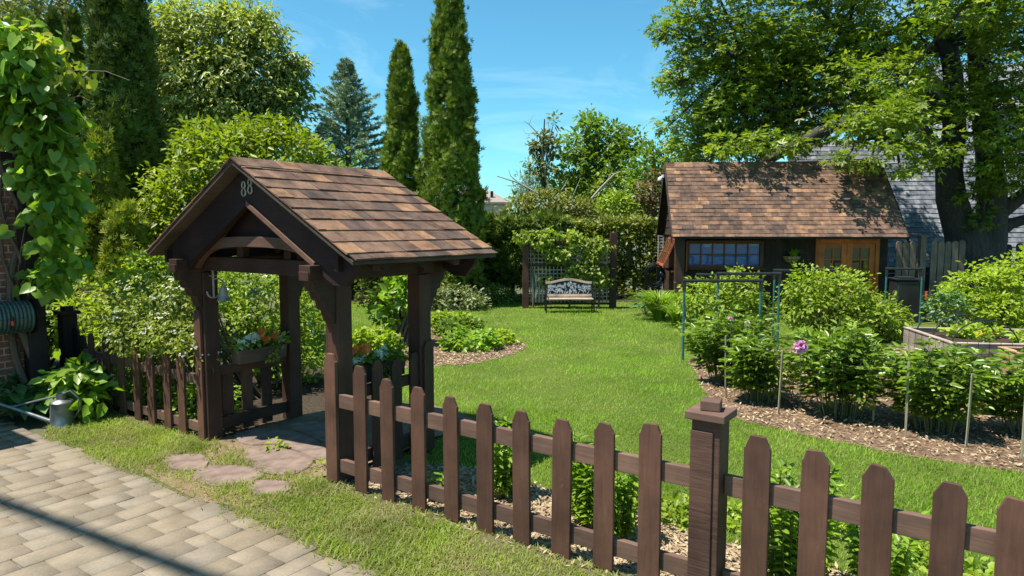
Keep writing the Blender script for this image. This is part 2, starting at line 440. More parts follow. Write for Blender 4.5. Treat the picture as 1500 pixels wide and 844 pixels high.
M['orange_door'] = wood_mat('varnished_orange_wood', (0.4750, 0.1250, 0.0270), .25, .4, 'z')
M['bench_wood'] = wood_mat('worn_bench_slat_wood', (0.4075, 0.3190, 0.2288), .3, .65, 'x')
M['lattice'] = wood_mat('grey_lattice_strips', (.34, .285, .22), .25, .8, 'z')
M['pale_lattice'] = wood_mat('pale_picket_strips', (.42, .40, .36), .2, .8, 'z')
M['roof'] = shingle_mat('brown_blend_shingles', [(0, (0.1331, 0.0843, 0.0608)), (.22, (0.1664, 0.1019, 0.0703)), (.40, (0.1019, 0.0696, 0.0551)), (.55, (0.1924, 0.1127, 0.0722)), (.70, (0.1404, 0.0882, 0.0636)), (.84, (0.2548, 0.1470, 0.0855)), (.94, (0.0832, 0.0608, 0.0513))])
M['slate'] = shingle_mat('grey_slate_shingles', [(0, (0.1500, 0.1620, 0.1800)), (.3, (0.1860, 0.1980, 0.2160)), (.6, (0.1200, 0.1320, 0.1500)), (.85, (0.2280, 0.2400, 0.2520))])
M['pave'] = None
M['iron'] = plain('black_painted_iron', (.012, .012, .013), .4, .3, .5, .3)
M['black_pipe'] = plain('black_plastic_pipe', (.02, .021, .023), .33, 0, .5, .3, 14)
M['teal_pipe'] = plain('teal_green_pipe', (.03, .13, .13), .4, 0, .5, .3, 14)
M['silver_leaf'] = plain('pale_painted_casting', (0.3025, 0.3248, 0.3360), .5, 0, .4, .2)
M['zinc'] = plain('galvanised_metal', (0.1980, 0.2128, 0.2128), .42, .75, .5, .3, 10)
M['brass'] = plain('dull_grey_bell_metal', (.30, .28, .25), .5, .25, .5, .3, 20)
M['number'] = plain('pewter_number_metal', (.40, .36, .28), .42, .65, .5, .3, 30)
M['white'] = plain('off_white_paint', (.7, .7, .67), .5)
M['hose'] = plain('green_garden_hose', (.06, .10, .085), .4, 0, .5, .3, 20)
M['red'] = plain('red_plastic', (.6, .06, .03), .4)
M['coco'] = plain('coconut_fibre_liner', (.30, .22, .10), .95, 0, .1, .4, 60, .8)
M['soil'] = plain('dark_potting_soil', (.05, .035, .025), .95, 0, .1, .5, 40, .8)
M['black_bin'] = plain('black_bin_plastic', (.018, .018, .02), .30, 0, .5, .3, 3)
M['bark'] = bark_mat('grey_brown_bark', (.045, .038, .033), (.17, .145, .125))
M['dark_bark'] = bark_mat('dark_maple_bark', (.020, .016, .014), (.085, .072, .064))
M['stem'] = plain('brown_woody_stem', (.12, .085, .055), .8)
M['green_stem'] = plain('green_brown_stem', (.12, .14, .05), .7)
M['dry_twig'] = plain('pale_dead_wood', (.36, .32, .27), .85)
# leaves
M['l_thuja'] = leaf_mat('cedar_sprays', [(.055, .095, .015), (.095, .150, .022), (.15, .21, .034), (.075, .12, .020)], .15, .6, .2, nscale=1.4)
M['l_thuja_d'] = leaf_mat('dark_cedar_sprays', [(.034, .062, .011), (.058, .095, .016), (.092, .135, .024), (.046, .076, .014)], .12, .6, .2, nscale=1.4)  # darker cedar tone; on the hedge it stands in for shade
M['l_thuja_y'] = leaf_mat('yellow_green_cedar_sprays', [(.10, .15, .022), (.16, .21, .032), (.21, .255, .045)], .2, .6, .2, nscale=1.4)
M['l_walnut'] = leaf_mat('glossy_broad_leaves', [(0.1105, 0.1560, 0.0432), (0.1625, 0.2145, 0.0607), (0.2080, 0.2600, 0.0878), (0.2860, 0.3315, 0.1620)], .25, .42, .5, nscale=.6)
M['l_yellow'] = leaf_mat('yellow_green_leaves', [(.09, .14, .012), (.15, .21, .018), (.20, .27, .028)], .3, .45, .4, nscale=1.0, namp=.25)
M['l_maple'] = leaf_mat('maple_leaves', [(.06, .115, .015), (.10, .165, .020), (.15, .22, .03), (.20, .265, .045)], .32, .42, .45, nscale=.5)
M['l_mid'] = leaf_mat('mid_green_leaves', [(.065, .125, .02), (.105, .18, .028), (.145, .225, .036)], .3, .45, .4, nscale=.5)
M['l_olive'] = leaf_mat('olive_green_leaves', [(.085, .105, .03), (.125, .15, .045), (.15, .165, .06)], .25, .5, .4, nscale=.7)
M['l_spruce'] = leaf_mat('blue_green_needles', [(.095, .155, .12), (.15, .225, .18), (.21, .29, .25)], .08, .6, .3, nscale=.8)
M['l_purple'] = leaf_mat('dull_purple_leaves', [(0.0900, 0.0720, 0.0480), (0.1200, 0.0900, 0.0660), (0.0960, 0.1200, 0.0420)], .25, .5, .3)
M['l_hedge'] = leaf_mat('hedge_leaves', [(.075, .105, .02), (.12, .15, .028), (.17, .20, .05)], .25, .45, .4, nscale=.9)
M['l_berry'] = leaf_mat('light_shrub_leaves', [(.105, .175, .018), (.165, .25, .028), (.225, .31, .05)], .3, .45, .4, nscale=1.5, namp=.2)
M['l_lime'] = leaf_mat('lime_shrub_leaves', [(.135, .215, .022), (.205, .30, .035), (.27, .36, .06)], .35, .45, .4, nscale=1.5, namp=.2)
M['l_peony'] = leaf_mat('glossy_peony_leaves', [(.06, .12, .018), (.10, .175, .024), (.15, .235, .034)], .22, .33, .5, nscale=2)
M['l_bright'] = leaf_mat('fresh_green_leaves', [(.10, .20, .022), (.155, .27, .032), (.20, .32, .05)], .3, .4, .45, nscale=2)
M['l_hosta'] = leaf_mat('hosta_leaves', [(.055, .13, .05), (.08, .165, .06), (.06, .145, .055)], .2, .4, .5, nscale=2)
M['l_vine'] = leaf_mat('heart_vine_leaves', [(0.0750, 0.1680, 0.0240), (0.1250, 0.2400, 0.0360), (0.1875, 0.3000, 0.0420)], .35, .4, .5, nscale=1.2)
M['l_vine_y'] = leaf_mat('young_yellow_vine_leaves', [(.13, .20, .02), (.20, .25, .028), (.27, .28, .03)], .4, .4, .5)
M['l_grape'] = leaf_mat('grape_leaves', [(.12, .19, .03), (.18, .25, .05), (.23, .29, .07)], .3, .45, .3)
M['l_spirea'] = leaf_mat('spirea_leaves', [(0.1035, 0.1595, 0.0330), (0.1610, 0.2145, 0.0440), (0.2185, 0.2585, 0.0660)], .3, .45, .4, nscale=2)
M['l_grey'] = leaf_mat('grey_green_leaves', [(.10, .14, .07), (.16, .20, .11), (.21, .24, .15)], .2, .5, .4)
M['l_pink'] = leaf_mat('pink_tinged_plumes', [(.30, .20, .15), (.40, .27, .21), (.25, .21, .10)], .3, .7, .2)
M['l_lily'] = leaf_mat('daylily_leaves', [(.12, .22, .025), (.18, .29, .04)], .3, .4, .4)
M['l_lettuce'] = leaf_mat('lettuce_leaves', [(.20, .30, .05), (.30, .40, .09)], .3, .5, .3)
M['grass'] = leaf_mat('lawn_grass_blades', [(.13, .255, .014), (.18, .325, .020), (.23, .37, .034), (.26, .36, .06)], .3, .5, .2, nscale=1.1, namp=.3, patch=((.36, .40, .10), .7, .6))
M['grass_dry'] = leaf_mat('verge_grass_blades', [(.15, .235, .02), (.21, .295, .03), (.26, .32, .05), (.34, .32, .12)], .3, .5, .2, nscale=1.5, namp=.3, patch=((.37, .32, .15), 1.6, .6))
M['p_white'] = leaf_mat('white_petals', [(.62, .64, .56), (.78, .79, .72)], .2, .6, .2, namp=.05)
M['p_cream'] = leaf_mat('cream_petals', [(.50, .52, .36), (.66, .66, .52)], .2, .6, .2, namp=.05)
M['p_orange'] = leaf_mat('orange_petals', [(.75, .22, .04), (.85, .36, .12)], .25, .6, .2, namp=.05)
M['p_pink'] = leaf_mat('pink_petals', [(.66, .22, .46), (.78, .42, .64), (.84, .60, .74)], .25, .6, .2, tcol=(1.1, .9, 1.1), namp=.05)
M['p_yellow'] = leaf_mat('yellow_petals', [(.75, .42, .02), (.8, .5, .05)], .2, .6, .2, namp=.05)

# ------------------------------------------------------------------ ground
def ground_mat():
    m, nt, b, out = new_mat('garden_earth_and_turf')
    v = coords(nt); n1 = noise(nt, v, .35, 5, .6); n2 = noise(nt, v, 30, 4, .7)
    r = ramp(nt, [(.35, (.06, .09, .02)), (.6, (.10, .085, .05))]); nt.links.new(n1.outputs[0], r.inputs[0])
    r2 = ramp(nt, [(.3, (.6, .6, .6)), (.7, (1.3, 1.3, 1.3))]); nt.links.new(n2.outputs[0], r2.inputs[0])
    nt.links.new(mix(nt, 1, r.outputs[0], r2.outputs[0], 'MULTIPLY'), b.inputs['Base Color']); b.inputs['Roughness'].default_value = .95
    bump(nt, b, n2.outputs[0], .5, .02); return m
def lawn_mat(name, a, c):
    m, nt, b, out = new_mat(name)
    v = coords(nt); n1 = noise(nt, v, .8, 5, .65); n2 = noise(nt, v, 70, 4, .75)
    r = ramp(nt, [(.35, a), (.65, c)]); nt.links.new(n1.outputs[0], r.inputs[0])
    r2 = ramp(nt, [(.3, (.45, .5, .5)), (.7, (1.4, 1.3, 1.3))]); nt.links.new(n2.outputs[0], r2.inputs[0])
    nt.links.new(mix(nt, 1, r.outputs[0], r2.outputs[0], 'MULTIPLY'), b.inputs['Base Color']); b.inputs['Roughness'].default_value = .9
    b.inputs['Specular IOR Level'].default_value = .2
    bump(nt, b, n2.outputs[0], .8, .03); return m
sheet('ground', [(-400, -60), (400, -60), (400, 700), (-400, 700)], 0, ground_mat())
M['mulch'] = chip_mat('pale_wood_chip_mulch', [(0.2094, 0.1507, 0.0932), (0.3927, 0.2949, 0.1865), (0.4974, 0.3932, 0.2531), (0.2880, 0.2097, 0.1332), (0.1440, 0.0983, 0.0600)], 45)
M['mulch_b'] = chip_mat('brown_bark_mulch', [(0.1173, 0.0736, 0.0443), (0.1760, 0.1163, 0.0703), (0.2190, 0.1509, 0.0984), (0.0821, 0.0515, 0.0310)], 40)
M['dirt'] = chip_mat('sandy_path_dirt', [(0.1800, 0.1318, 0.0800), (0.2430, 0.1785, 0.1120), (0.1350, 0.0978, 0.0600)], 70)

lawn_poly = [W(.4, 1.0)[:2], W(1.2, .75)[:2], W(8, .75)[:2], W(12, 1.2)[:2], (14, 8), (14, 20.2), (3.2, 20.2), (-6, 20.2), (-6.5, 13), (-3.4, 10.2), W(-1.0, 1.6)[:2]]
sheet('lawn', lawn_poly, .004, lawn_mat('lawn_turf', (.08, .13, .016), (.13, .165, .03)))
bed_r = smooth_poly([G(*p) for p in [(1012, 535), (1040, 585), (1075, 613), (1160, 634), (1300, 662), (1500, 694), (1750, 735)]] + [(9.8, 7.0), (11.5, 12.8), (9.0, 14.0), (6.2, 13.2), (4.6, 12.2), (3.3, 11.6)], 3, .03)
sheet('peony_bed', bed_r, .008, M['mulch_b'])
bed_i = smooth_poly([G(*p) for p in [(560, 540), (640, 537), (700, 533), (745, 522), (768, 510), (752, 497), (715, 488), (650, 478), (560, 480), (500, 500)]], 4, .04)
sheet('island_bed', bed_i, .008, M['mulch_b'])
bed_f = smooth_poly([W(1.05, -.05), W(4, -.08), W(8.5, -.05), W(8.5, .95), W(6, .92), W(4.2, .85), W(2.8, .95), W(1.9, .95), W(1.1, .7)], 4, .03)
sheet('fence_bed', bed_f, .008, M['mulch'])
bed_l = smooth_poly([W(-5.6, -.75), W(-4, -.55), W(-3.3, -.1), W(-1.2, -.02), W(-1.1, 2.6), (-4.4, 11.6), (-9, 14), W(-6, .5)], 3, .04)
sheet('shrub_bed', bed_l, .008, plain('dark_border_soil', (.05, .038, .026), .95, 0, .1, .5, 30, .8))
sheet('hedge_bed', [(-8, 20.3), (6, 20.3), (6, 22.8), (-8, 22.8)], .012, plain('shady_hedge_soil', (.045, .035, .025), .95, 0, .1, .4, 20, .8))
path_poly = smooth_poly([W(-.95, -.8), W(.75, -.8), W(.8, 0), W(.82, 1.2), W(.7, 2.2), W(-.8, 2.2), W(-1, 1.2), W(-1.0, 0)], 4, .03)
sheet('gate_path', path_poly, .030, M['dirt'])
verge_poly = [W(-3.9, -.15), W(-3.2, -.55), W(-2.5, -1.0)] + [W(u, -1.01 + .015 * math.sin(u * 5.1) + .03 * math.sin(u * 11)) for u in np.arange(-2.3, 9, .2)] + [W(9, 0.0), W(-1, .02), W(-3.5, .02)]
sheet('verge', [tuple(p[:2]) for p in verge_poly], .026, lawn_mat('verge_turf', (.12, .125, .04), (.17, .15, .075)))

# paving: individual stones, fence-aligned
def stone_mat():
    m, nt, b, out = new_mat('buff_paving_stone')
    g = N(nt, 'ShaderNodeNewGeometry')
    r = ramp(nt, [(0, (0.2241, 0.1815, 0.1258)), (.3, (0.2454, 0.2027, 0.1468)), (.55, (0.2169, 0.1779, 0.1293)), (.8, (0.2348, 0.1993, 0.1538)), (1, (0.2169, 0.1709, 0.1154))]); nt.links.new(g.outputs['Random Per Island'], r.inputs[0])
    v = coords(nt); n1 = noise(nt, v, 3.0, 6, .65); n2 = noise(nt, v, 55, 4, .7)
    r1 = ramp(nt, [(.3, (.72, .71, .70)), (.68, (1.14, 1.12, 1.09))]); nt.links.new(n1.outputs[0], r1.inputs[0])
    r2 = ramp(nt, [(.3, (.85, .85, .85)), (.7, (1.12, 1.12, 1.1))]); nt.links.new(n2.outputs[0], r2.inputs[0])
    c = mix(nt, 1, r.outputs[0], r1.outputs[0], 'MULTIPLY'); c = mix(nt, 1, c, r2.outputs[0], 'MULTIPLY')
    n3 = noise(nt, v, 1.7, 4, .6); r3 = ramp(nt, [(.6, (0, 0, 0)), (.72, (.45, .45, .45))]); nt.links.new(n3.outputs[0], r3.inputs[0])
    c = mix(nt, r3.outputs[0], c, (.13, .095, .06))
    nt.links.new(c, b.inputs['Base Color']); b.inputs['Roughness'].default_value = .85; b.inputs['Specular IOR Level'].default_value = .25
    bump(nt, b, n2.outputs[0], .35, .004); return m
def joint_mat():
    m, nt, b, out = new_mat('joint_sand')
    v = coords(nt); n1 = noise(nt, v, 1.3, 4, .6)
    r = ramp(nt, [(.42, (.10, .08, .055)), (.58, (.55, .50, .40))]); nt.links.new(n1.outputs[0], r.inputs[0])
    nt.links.new(r.outputs[0], b.inputs['Base Color']); b.inputs['Roughness'].default_value = 1; return m
sheet('driveway_base', [W(-12, -.99)[:2], W(-12, -7)[:2], W(8, -7)[:2], W(8, -.99)[:2]], .022, joint_mat())
pv, pf = [], []
u = -9.0
while u < 5.5:
    w = random.choice((.15, .2, .2, .26)); v = -.86 - random.random() * .1
    while v > -5.2:
        l = random.choice((.15, .2, .26, .3, .36)); g = .0018 + .0030 * random.random() ** 2; z = .034 + random.gauss(0, .0014); i = .0035
        k = len(pv); tl = [random.gauss(0, .0006) for _ in range(4)]
        cs = [(u + g, v - l + g), (u + w - g, v - l + g), (u + w - g, v - g), (u + g, v - g)]
        ins = [(u + g + i, v - l + g + i), (u + w - g - i, v - l + g + i), (u + w - g - i, v - g - i), (u + g + i, v - g - i)]
        pv += [W(a + random.gauss(0, .002), c + random.gauss(0, .002), .012) for a, c in cs] + [W(a, c, z - .006) for a, c in cs] + [W(a, c, z + t) for (a, c), t in zip(ins, tl)]
        pf += [(k + a, k + (a + 1) % 4, k + 4 + (a + 1) % 4, k + 4 + a) for a in range(4)] + [(k + 4 + a, k + 4 + (a + 1) % 4, k + 8 + (a + 1) % 4, k + 8 + a) for a in range(4)] + [(k + 8, k + 9, k + 10, k + 11)]
        v -= l
    u += w
tag(link('driveway', mesh_np('driveway', np.array(pv), [np.array(pf)]), stone_mat()), kind='structure')

# flagstones through the gate
flag_m = plain('pink_grey_flagstone', (.185, .132, .105), .9, 0, .2, .36, 7, .8)
flags = [('small pink flagstone by the paving, left of the others', [(238, 676), (268, 670), (300, 674), (306, 686), (288, 695), (252, 692)]),
         ('long pink flagstone with a cracked edge beside the driveway', [(283, 700), (303, 690), (345, 688), (382, 694), (386, 704), (360, 714), (318, 718), (290, 712)]),
         ('largest pink flagstone lying just outside the gate opening', [(358, 667), (380, 660), (440, 668), (462, 680), (436, 698), (398, 700), (370, 690)]),
         ('half hidden pink flagstone nearest the right fence', [(364, 716), (384, 710), (420, 712), (428, 722), (405, 731), (372, 730)]),
         ('pale pink flagstone at the foot of the right gate post', [(418, 658), (440, 655), (476, 661), (480, 676), (462, 677)]),
         ('shaded grey flagstone under the gate roof', [(345, 640), (390, 634), (440, 640), (470, 655), (415, 655), (360, 656)]),
         ('shaded flagstone at the far side of the gate', [(420, 628), (470, 622), (520, 632), (500, 650), (470, 650), (440, 637)])]
for lab, px in flags:
    P = smooth_poly([G(*p) for p in px], 4, .006); c = np.mean(P, 0); mb = MB(); n = len(P)
    vs = [(p[0] - c[0], p[1] - c[1], 0) for p in P] + [(p[0] - c[0], p[1] - c[1], .012 + random.gauss(0, .001)) for p in P] + [((p[0] - c[0]) * .965, (p[1] - c[1]) * .965, .02 + random.gauss(0, .0015)) for p in P]
    fs = [tuple(range(2 * n, 3 * n))] + [(i, (i + 1) % n, n + (i + 1) % n, n + i) for i in range(n)] + [(n + i, n + (i + 1) % n, 2 * n + (i + 1) % n, 2 * n + i) for i in range(n)]
    mb.add(vs, fs); o = mb.build('flagstone', flag_m); o.location = (c[0], c[1], .024)
    tag(o, lab, 'paving stone', 'flagstones leading through the gate')
flag_polys = [[G(*p) for p in px] for _, px in flags]

# ------------------------------------------------------------------ grass
def grass(name, poly, dens, h, w, mat, holes=(), lean=.5, segs=2, box=None, keep=None, z0=.004):
    P = np.array([p[:2] for p in poly]); lo, hi = P.min(0), P.max(0)
    if box: lo = np.maximum(lo, box[:2]); hi = np.minimum(hi, box[2:])
    n = int((hi[0] - lo[0]) * (hi[1] - lo[1]) * dens)
    x = lo[0] + rng.random(n) * (hi[0] - lo[0]); y = lo[1] + rng.random(n) * (hi[1] - lo[1])
    ok = in_poly(x, y, P)
    for q in holes: ok &= ~in_poly(x, y, [(a[0], a[1]) for a in q])
    ok &= np.abs(x / np.maximum(y, .5)) < .95
    if keep is not None: ok &= keep(x, y)
    x, y = x[ok], y[ok]; n = len(x)
    hh = h * (.5 + rng.random(n)) * (.8 + .35 * np.sin(x * 2.1 + np.sin(y * 1.7) * 2) * np.sin(y * 2.6)); a = rng.random(n) * 6.283
    ll = hh[:, None] * lean * np.stack((np.cos(a), np.sin(a)), 1) * (.3 + rng.random(n))[:, None]
    V, F = blades(np.stack((x, y, np.full(n, z0)), 1), np.maximum(hh, h * .3), w * (.7 + .6 * rng.random(n)), ll, segs)
    return V, F
holes_l = [bed_r, bed_i, bed_f, path_poly, bed_l]
parts = [grass('g', lawn_poly, 2600, .05, .006, None, holes_l, .7, 2, (-6, 3, 8, 8.2)),
         grass('g', lawn_poly, 1500, .055, .009, None, holes_l, .7, 1, (-6, 8.2, 9, 12)),
         grass('g', lawn_poly, 700, .055, .015, None, holes_l, .7, 1, (-6, 12, 9, 20.4))]
tag(leaf_obj('lawn_grass', parts, M['grass']), 'mown green grass covering the garden lawn', 'grass', kind='stuff')
def patchy(x, y):
    u, v = UV(x, y); d = -.25 * (np.sin(u * 1.9 + 1) > .55) + np.sin(u * 3.3 + np.sin(v * 7) * 1.3) * np.sin(v * 9 + u * 2) + .6 * np.sin(u * 7.7) * np.sin(v * 13 + 1)
    edge = np.clip((v + 1.0) / .3, .04, 1)
    return rng.random(len(x)) < np.clip(.72 + .35 * d, .12, 1) * edge * np.where(v > -.12, .35, 1) * np.where((u > -.8) & (u < .7), .35, 1)
verge_in = smooth_poly(verge_poly, 1, 0)
parts = [grass('g', verge_in, 10500, .062, .007, None, [np.mean(f, 0) + (np.array(f) - np.mean(f, 0)) * .88 for f in flag_polys], .9, 2, None, patchy, .024)]
tag(leaf_obj('verge_grass', parts, M['grass_dry']), 'rough yellowish grass strip between driveway and fence', 'grass', kind='stuff')
# lush edging of the lawn just behind the fence bed
tag(leaf_obj('lawn_edge_clover', [crown([(W(u, 1.35 + .25 * math.sin(u * 3)), (.28, .25, .08)) for u in np.arange(3.6, 8.5, .38)], 700, 8, .06, .045, .03, 'oval', up=1.2, zmin=.01)[0]], M['l_lime']),
    'low leafy clover along the lawn edge behind the fence', 'ground cover', kind='stuff')

# loose wood chips
def chips(poly, dens, L, box=None):
    P = np.array([p[:2] for p in poly]); lo, hi = P.min(0), P.max(0)
    n = int((hi - lo).prod() * dens); x = lo[0] + rng.random(n) * (hi[0] - lo[0]); y = lo[1] + rng.random(n) * (hi[1] - lo[1])
    ok = in_poly(x, y, P) & (np.abs(x / np.maximum(y, .5)) < .9); x, y = x[ok], y[ok]; n = len(x)
    nn = nrm(np.array((0, 0, 1.)) + rng.normal(size=(n, 3)) * .35); l = L * (.5 + rng.random(n))
    return inst('needle', np.stack((x, y, .014 + .012 * rng.random(n)), 1), np.cross(nn, rdir(n)), nn, l, l * .35)
chip_leaf = leaf_mat('loose_wood_chips', [(0.5012, 0.3920, 0.2502), (0.3461, 0.2554, 0.1549), (0.2268, 0.1544, 0.0953), (0.4296, 0.3326, 0.2145)], 0, .9, .2, namp=.15)
tag(leaf_obj('wood_chips', [chips(bed_f, 2600, .045), chips(bed_r, 450, .05), chips(bed_i, 700, .05)], chip_leaf), 'loose pale wood chips scattered over the planting beds', 'mulch', kind='stuff')
# ------------------------------------------------------------------ picket fences
def picket(mb, u, v, z0, z1, w=.14, t=.024, shape='ogee', lean=0.0):
    h = w / 2; j = lambda q: random.gauss(0, q); c = .056 + j(.006); f = .5 + j(.05); c2 = .056 + j(.006); f2 = .5 + j(.05)
    if shape == 'ogee': prof = [(-h, z0 + j(.006)), (h, z0 + j(.006)), (h, z1 - c - .008), (h - .008, z1 - c), (h * (f + .06), z1 - .007), (h * (f - .05), z1 + j(.002)), (-h * (f2 - .05), z1 + j(.002)), (-h * (f2 + .06), z1 - .007), (-h + .008, z1 - c2), (-h, z1 - c2 - .008)]
    else: prof = [(-h, z0), (h, z0)] + [(h * math.cos(a), z1 - h + h * math.sin(a)) for a in np.linspace(0, math.pi, 9)]
    prof = [(a + lean * (b - z0), b) for a, b in prof]
    mb.prism(prof, (v - t, v), lambda a, b, t_: (u + a, t_, b)); return mb
def post_cap(t, u, v, z, parent, s=.16, mat=None, mat2=None):
    mb = MB().box(u - s / 2, u + s / 2, v - s / 2, v + s / 2, 0, z - .10); p = mb.build('post', mat, parent, .006)
    MB().box(u - s / 2 - .032, u + s / 2 + .032, v - s / 2 - .032, v + s / 2 + .032, z - .10, z - .055).build('cap', mat2 or mat, p, .005)
    o = MB().box(-.055, .055, -.055, .055, 0, .058).build('cap_block', mat2 or mat, p, .006); o.location = (u, v, z - .0545); o.rotation_euler = (0, 0, R(12))
    return p
o0 = W(0, 0)
ft = thing('picket_fence', 'brown picket fence with scalloped tops and capped post running across the foreground', 'fence', (o0[0], o0[1], 0), -GYAW)
rail_mb = [(1.005, 4.13, .688, .806), (1.005, 4.13, .132, .245), (4.28, 8.4, .688, .806), (4.28, 8.4, .132, .245)]
for a, b, z0, z1 in rail_mb: MB().box(a, b, -.012, .03, z0, z1).build('rail', M['fence_x'], ft, .004)
tops = [(1.29, 1.084), (1.605, 1.012), (1.938, .997), (2.267, .97), (2.58, .966), (2.898, .962), (3.21, .956), (3.527, .986), (3.837, 1.034),
        (4.46, 1.073), (4.755, 1.046), (5.052, 1.026), (5.348, 1.007), (5.615, .984), (5.92, .97), (6.23, .965), (6.54, .97), (6.85, .985), (7.16, 1.0), (7.47, 1.03)]
for i, (u, z) in enumerate(tops):
    mb = MB(); picket(mb, u, -.0125, .02 + random.uniform(-.012, .02), z, .14 + random.uniform(-.004, .004), lean=random.gauss(0, .009))
    o = mb.build('picket', M['fence'], ft, .003)
    if i == 11: o['label'] = 'picket with a chipped and splintered top'
post_cap(ft, 4.19, .0, 1.225, ft, .165, M['rough_post'], M['fence_x'])
MB().box(4.105, 4.235, -.0945, -.0835, -.0, 1.06).build('post_facing', M['rough_post'], ft, .004)

lf = thing('picket_fence', 'short brown picket fence under white shrub blossom, left of the gate', 'fence', (o0[0], o0[1], 0), -GYAW)
for z0, z1 in ((.60, .70), (.10, .20)): MB().box(-3.75, -1.165, -.012, .03, z0, z1).build('rail', M['fence_x'], lf, .004)
for u, z in [(-1.45, .90), (-1.745, .86), (-2.09, .86), (-2.40, .935), (-2.755, .925), (-3.12, .915), (-3.49, .923)]:
    mb = MB(); picket(mb, u, -.0125, -.01, z, .135, .024, lean=random.gauss(0, .004)); mb.build('picket', M['fence'], lf, .003)
df = thing('fence_return', 'dark shaded fence post with cap and round topped pickets beside the vine', 'fence', (o0[0], o0[1], 0), -GYAW)
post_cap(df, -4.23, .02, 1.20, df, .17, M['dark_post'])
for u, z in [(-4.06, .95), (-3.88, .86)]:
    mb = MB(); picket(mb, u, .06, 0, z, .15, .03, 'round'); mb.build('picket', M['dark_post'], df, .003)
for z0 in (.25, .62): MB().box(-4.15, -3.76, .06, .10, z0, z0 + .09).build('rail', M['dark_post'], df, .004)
# ------------------------------------------------------------------ gate
gt = thing('lychgate', 'roofed brown timber garden gate with brown shingles and the house number', 'gate', (o0[0], o0[1], 0), -GYAW)
PO = {'FL': (-1.085, .08), 'FR': (.925, .08), 'BL': (-1.085, 1.08), 'BR': (.925, 1.08)}
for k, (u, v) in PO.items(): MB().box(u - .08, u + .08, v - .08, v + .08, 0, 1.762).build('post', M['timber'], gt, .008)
mb = MB(); picket(mb, -1.105, -.0025, .0, 1.38, .115, .026); mb.build('picket', M['fence'], gt, .004)
mb = MB(); picket(mb, .93, -.0025, .035, 1.146, .14, .034); mb.build('picket', M['fence'], gt, .004)
# tie beams and plates
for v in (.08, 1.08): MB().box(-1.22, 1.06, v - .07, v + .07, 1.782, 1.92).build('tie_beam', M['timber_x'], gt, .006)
for u in (-1.085, .925):
    prof = [(-.26, 1.90), (-.26, 1.80), (-.20, 1.755)] + [(a, 1.765) for a in (-.1, .0)] + [(1.16, 1.765), (1.36, 1.755), (1.42, 1.80), (1.42, 1.90)]
    mb = MB(); mb.prism(prof, (u - .07, u + .07), lambda a, b, t: (t, a, b)); mb.build('wall_plate', M['timber_y'], gt, .005)
# outer scalloped valance under the right and left eave
for s in (-1, 1):
    u0 = s * 1.28 - .04
    prof = [(-.2, 1.98), (-.2, 1.86)]
    for k in range(3):
        c = .10 + k * .45
        prof += [(c - .2, 1.85), (c - .17, 1.885), (c, 1.90), (c + .17, 1.885), (c + .2, 1.85)]
    prof += [(1.40, 1.86), (1.40, 1.98)]
    mb = MB(); mb.prism(prof, (u0 - .02, u0 + .02), lambda a, b, t: (t, a, b)); mb.build('eave_board', M['board'], gt, .003)
# brackets, front and back
def bracket(u, v0, dirn):
    pr = [(0, 1.85), (.27, 1.85), (.27, 1.775), (.225, 1.765), (.215, 1.69), (.17, 1.68), (.16, 1.615), (.115, 1.60), (.10, 1.53), (.06, 1.515), (.035, 1.43), (0, 1.40)]
    mb = MB(); mb.prism([(a, b) for a, b in pr], (u - .062, u + .062), lambda a, b, t: (t, v0 + dirn * a, b)); return mb
for u in (-1.085, .925):
    bracket(u, -.001, -1).build('bracket', M['timber_y'], gt, .004); bracket(u, 1.161, 1).build('bracket', M['timber_y'], gt, .004)
# knee braces across the opening
def band(path, w, d, f):
    n = len(path); mb = MB(); 
    for i in range(n - 1):
        (a0, b0), (a1, b1) = path[i], path[i + 1]
        mb.prism([(a0, b0), (a1, b1), (a1, b1 + w), (a0, b0 + w)], d, f)
    return mb
def strip(lo, hi, d, f):
    mb = MB(); mb.prism(lo + hi[::-1], d, f); return mb
fu = lambda a, b, t: (a - .06, t, b)
for v0, v1 in ((-.09, .0), (1.22, 1.31)):
    A = np.linspace(-1, 1, 25)
    lo = [(x * .98, 2.03 - .05 * x * x - .20 * abs(x) ** 6) for x in A]; hi = [(x * .98, min(2.125 - .05 * x * x, 2.36 - .5 * abs(x))) for x in A]
    strip(lo, hi, (v0, v1), fu).build('arch_brace', M['timber_x'] if v0 > 0 else M['trim'], gt, .004)  # front arch lighter than the back one, sunlight put into its colour
# inner rafters behind bargeboards, struts
for v0 in (.04, 1.04):
    for s in (-1, 1):
        strip([(0, 2.62), (s * 1.40, 1.86)][::s], [(0, 2.72), (s * 1.40, 1.955)][::s], (v0, v0 + .08), lambda a, b, t: (a, t, b)).build('rafter', M['timber_x'], gt, .003)
    for u in (-.42, .30): MB().box(u - .05, u + .05, v0 - .0, v0 + .07, 1.921, 2.35).build('strut', M['timber'], gt, .004)
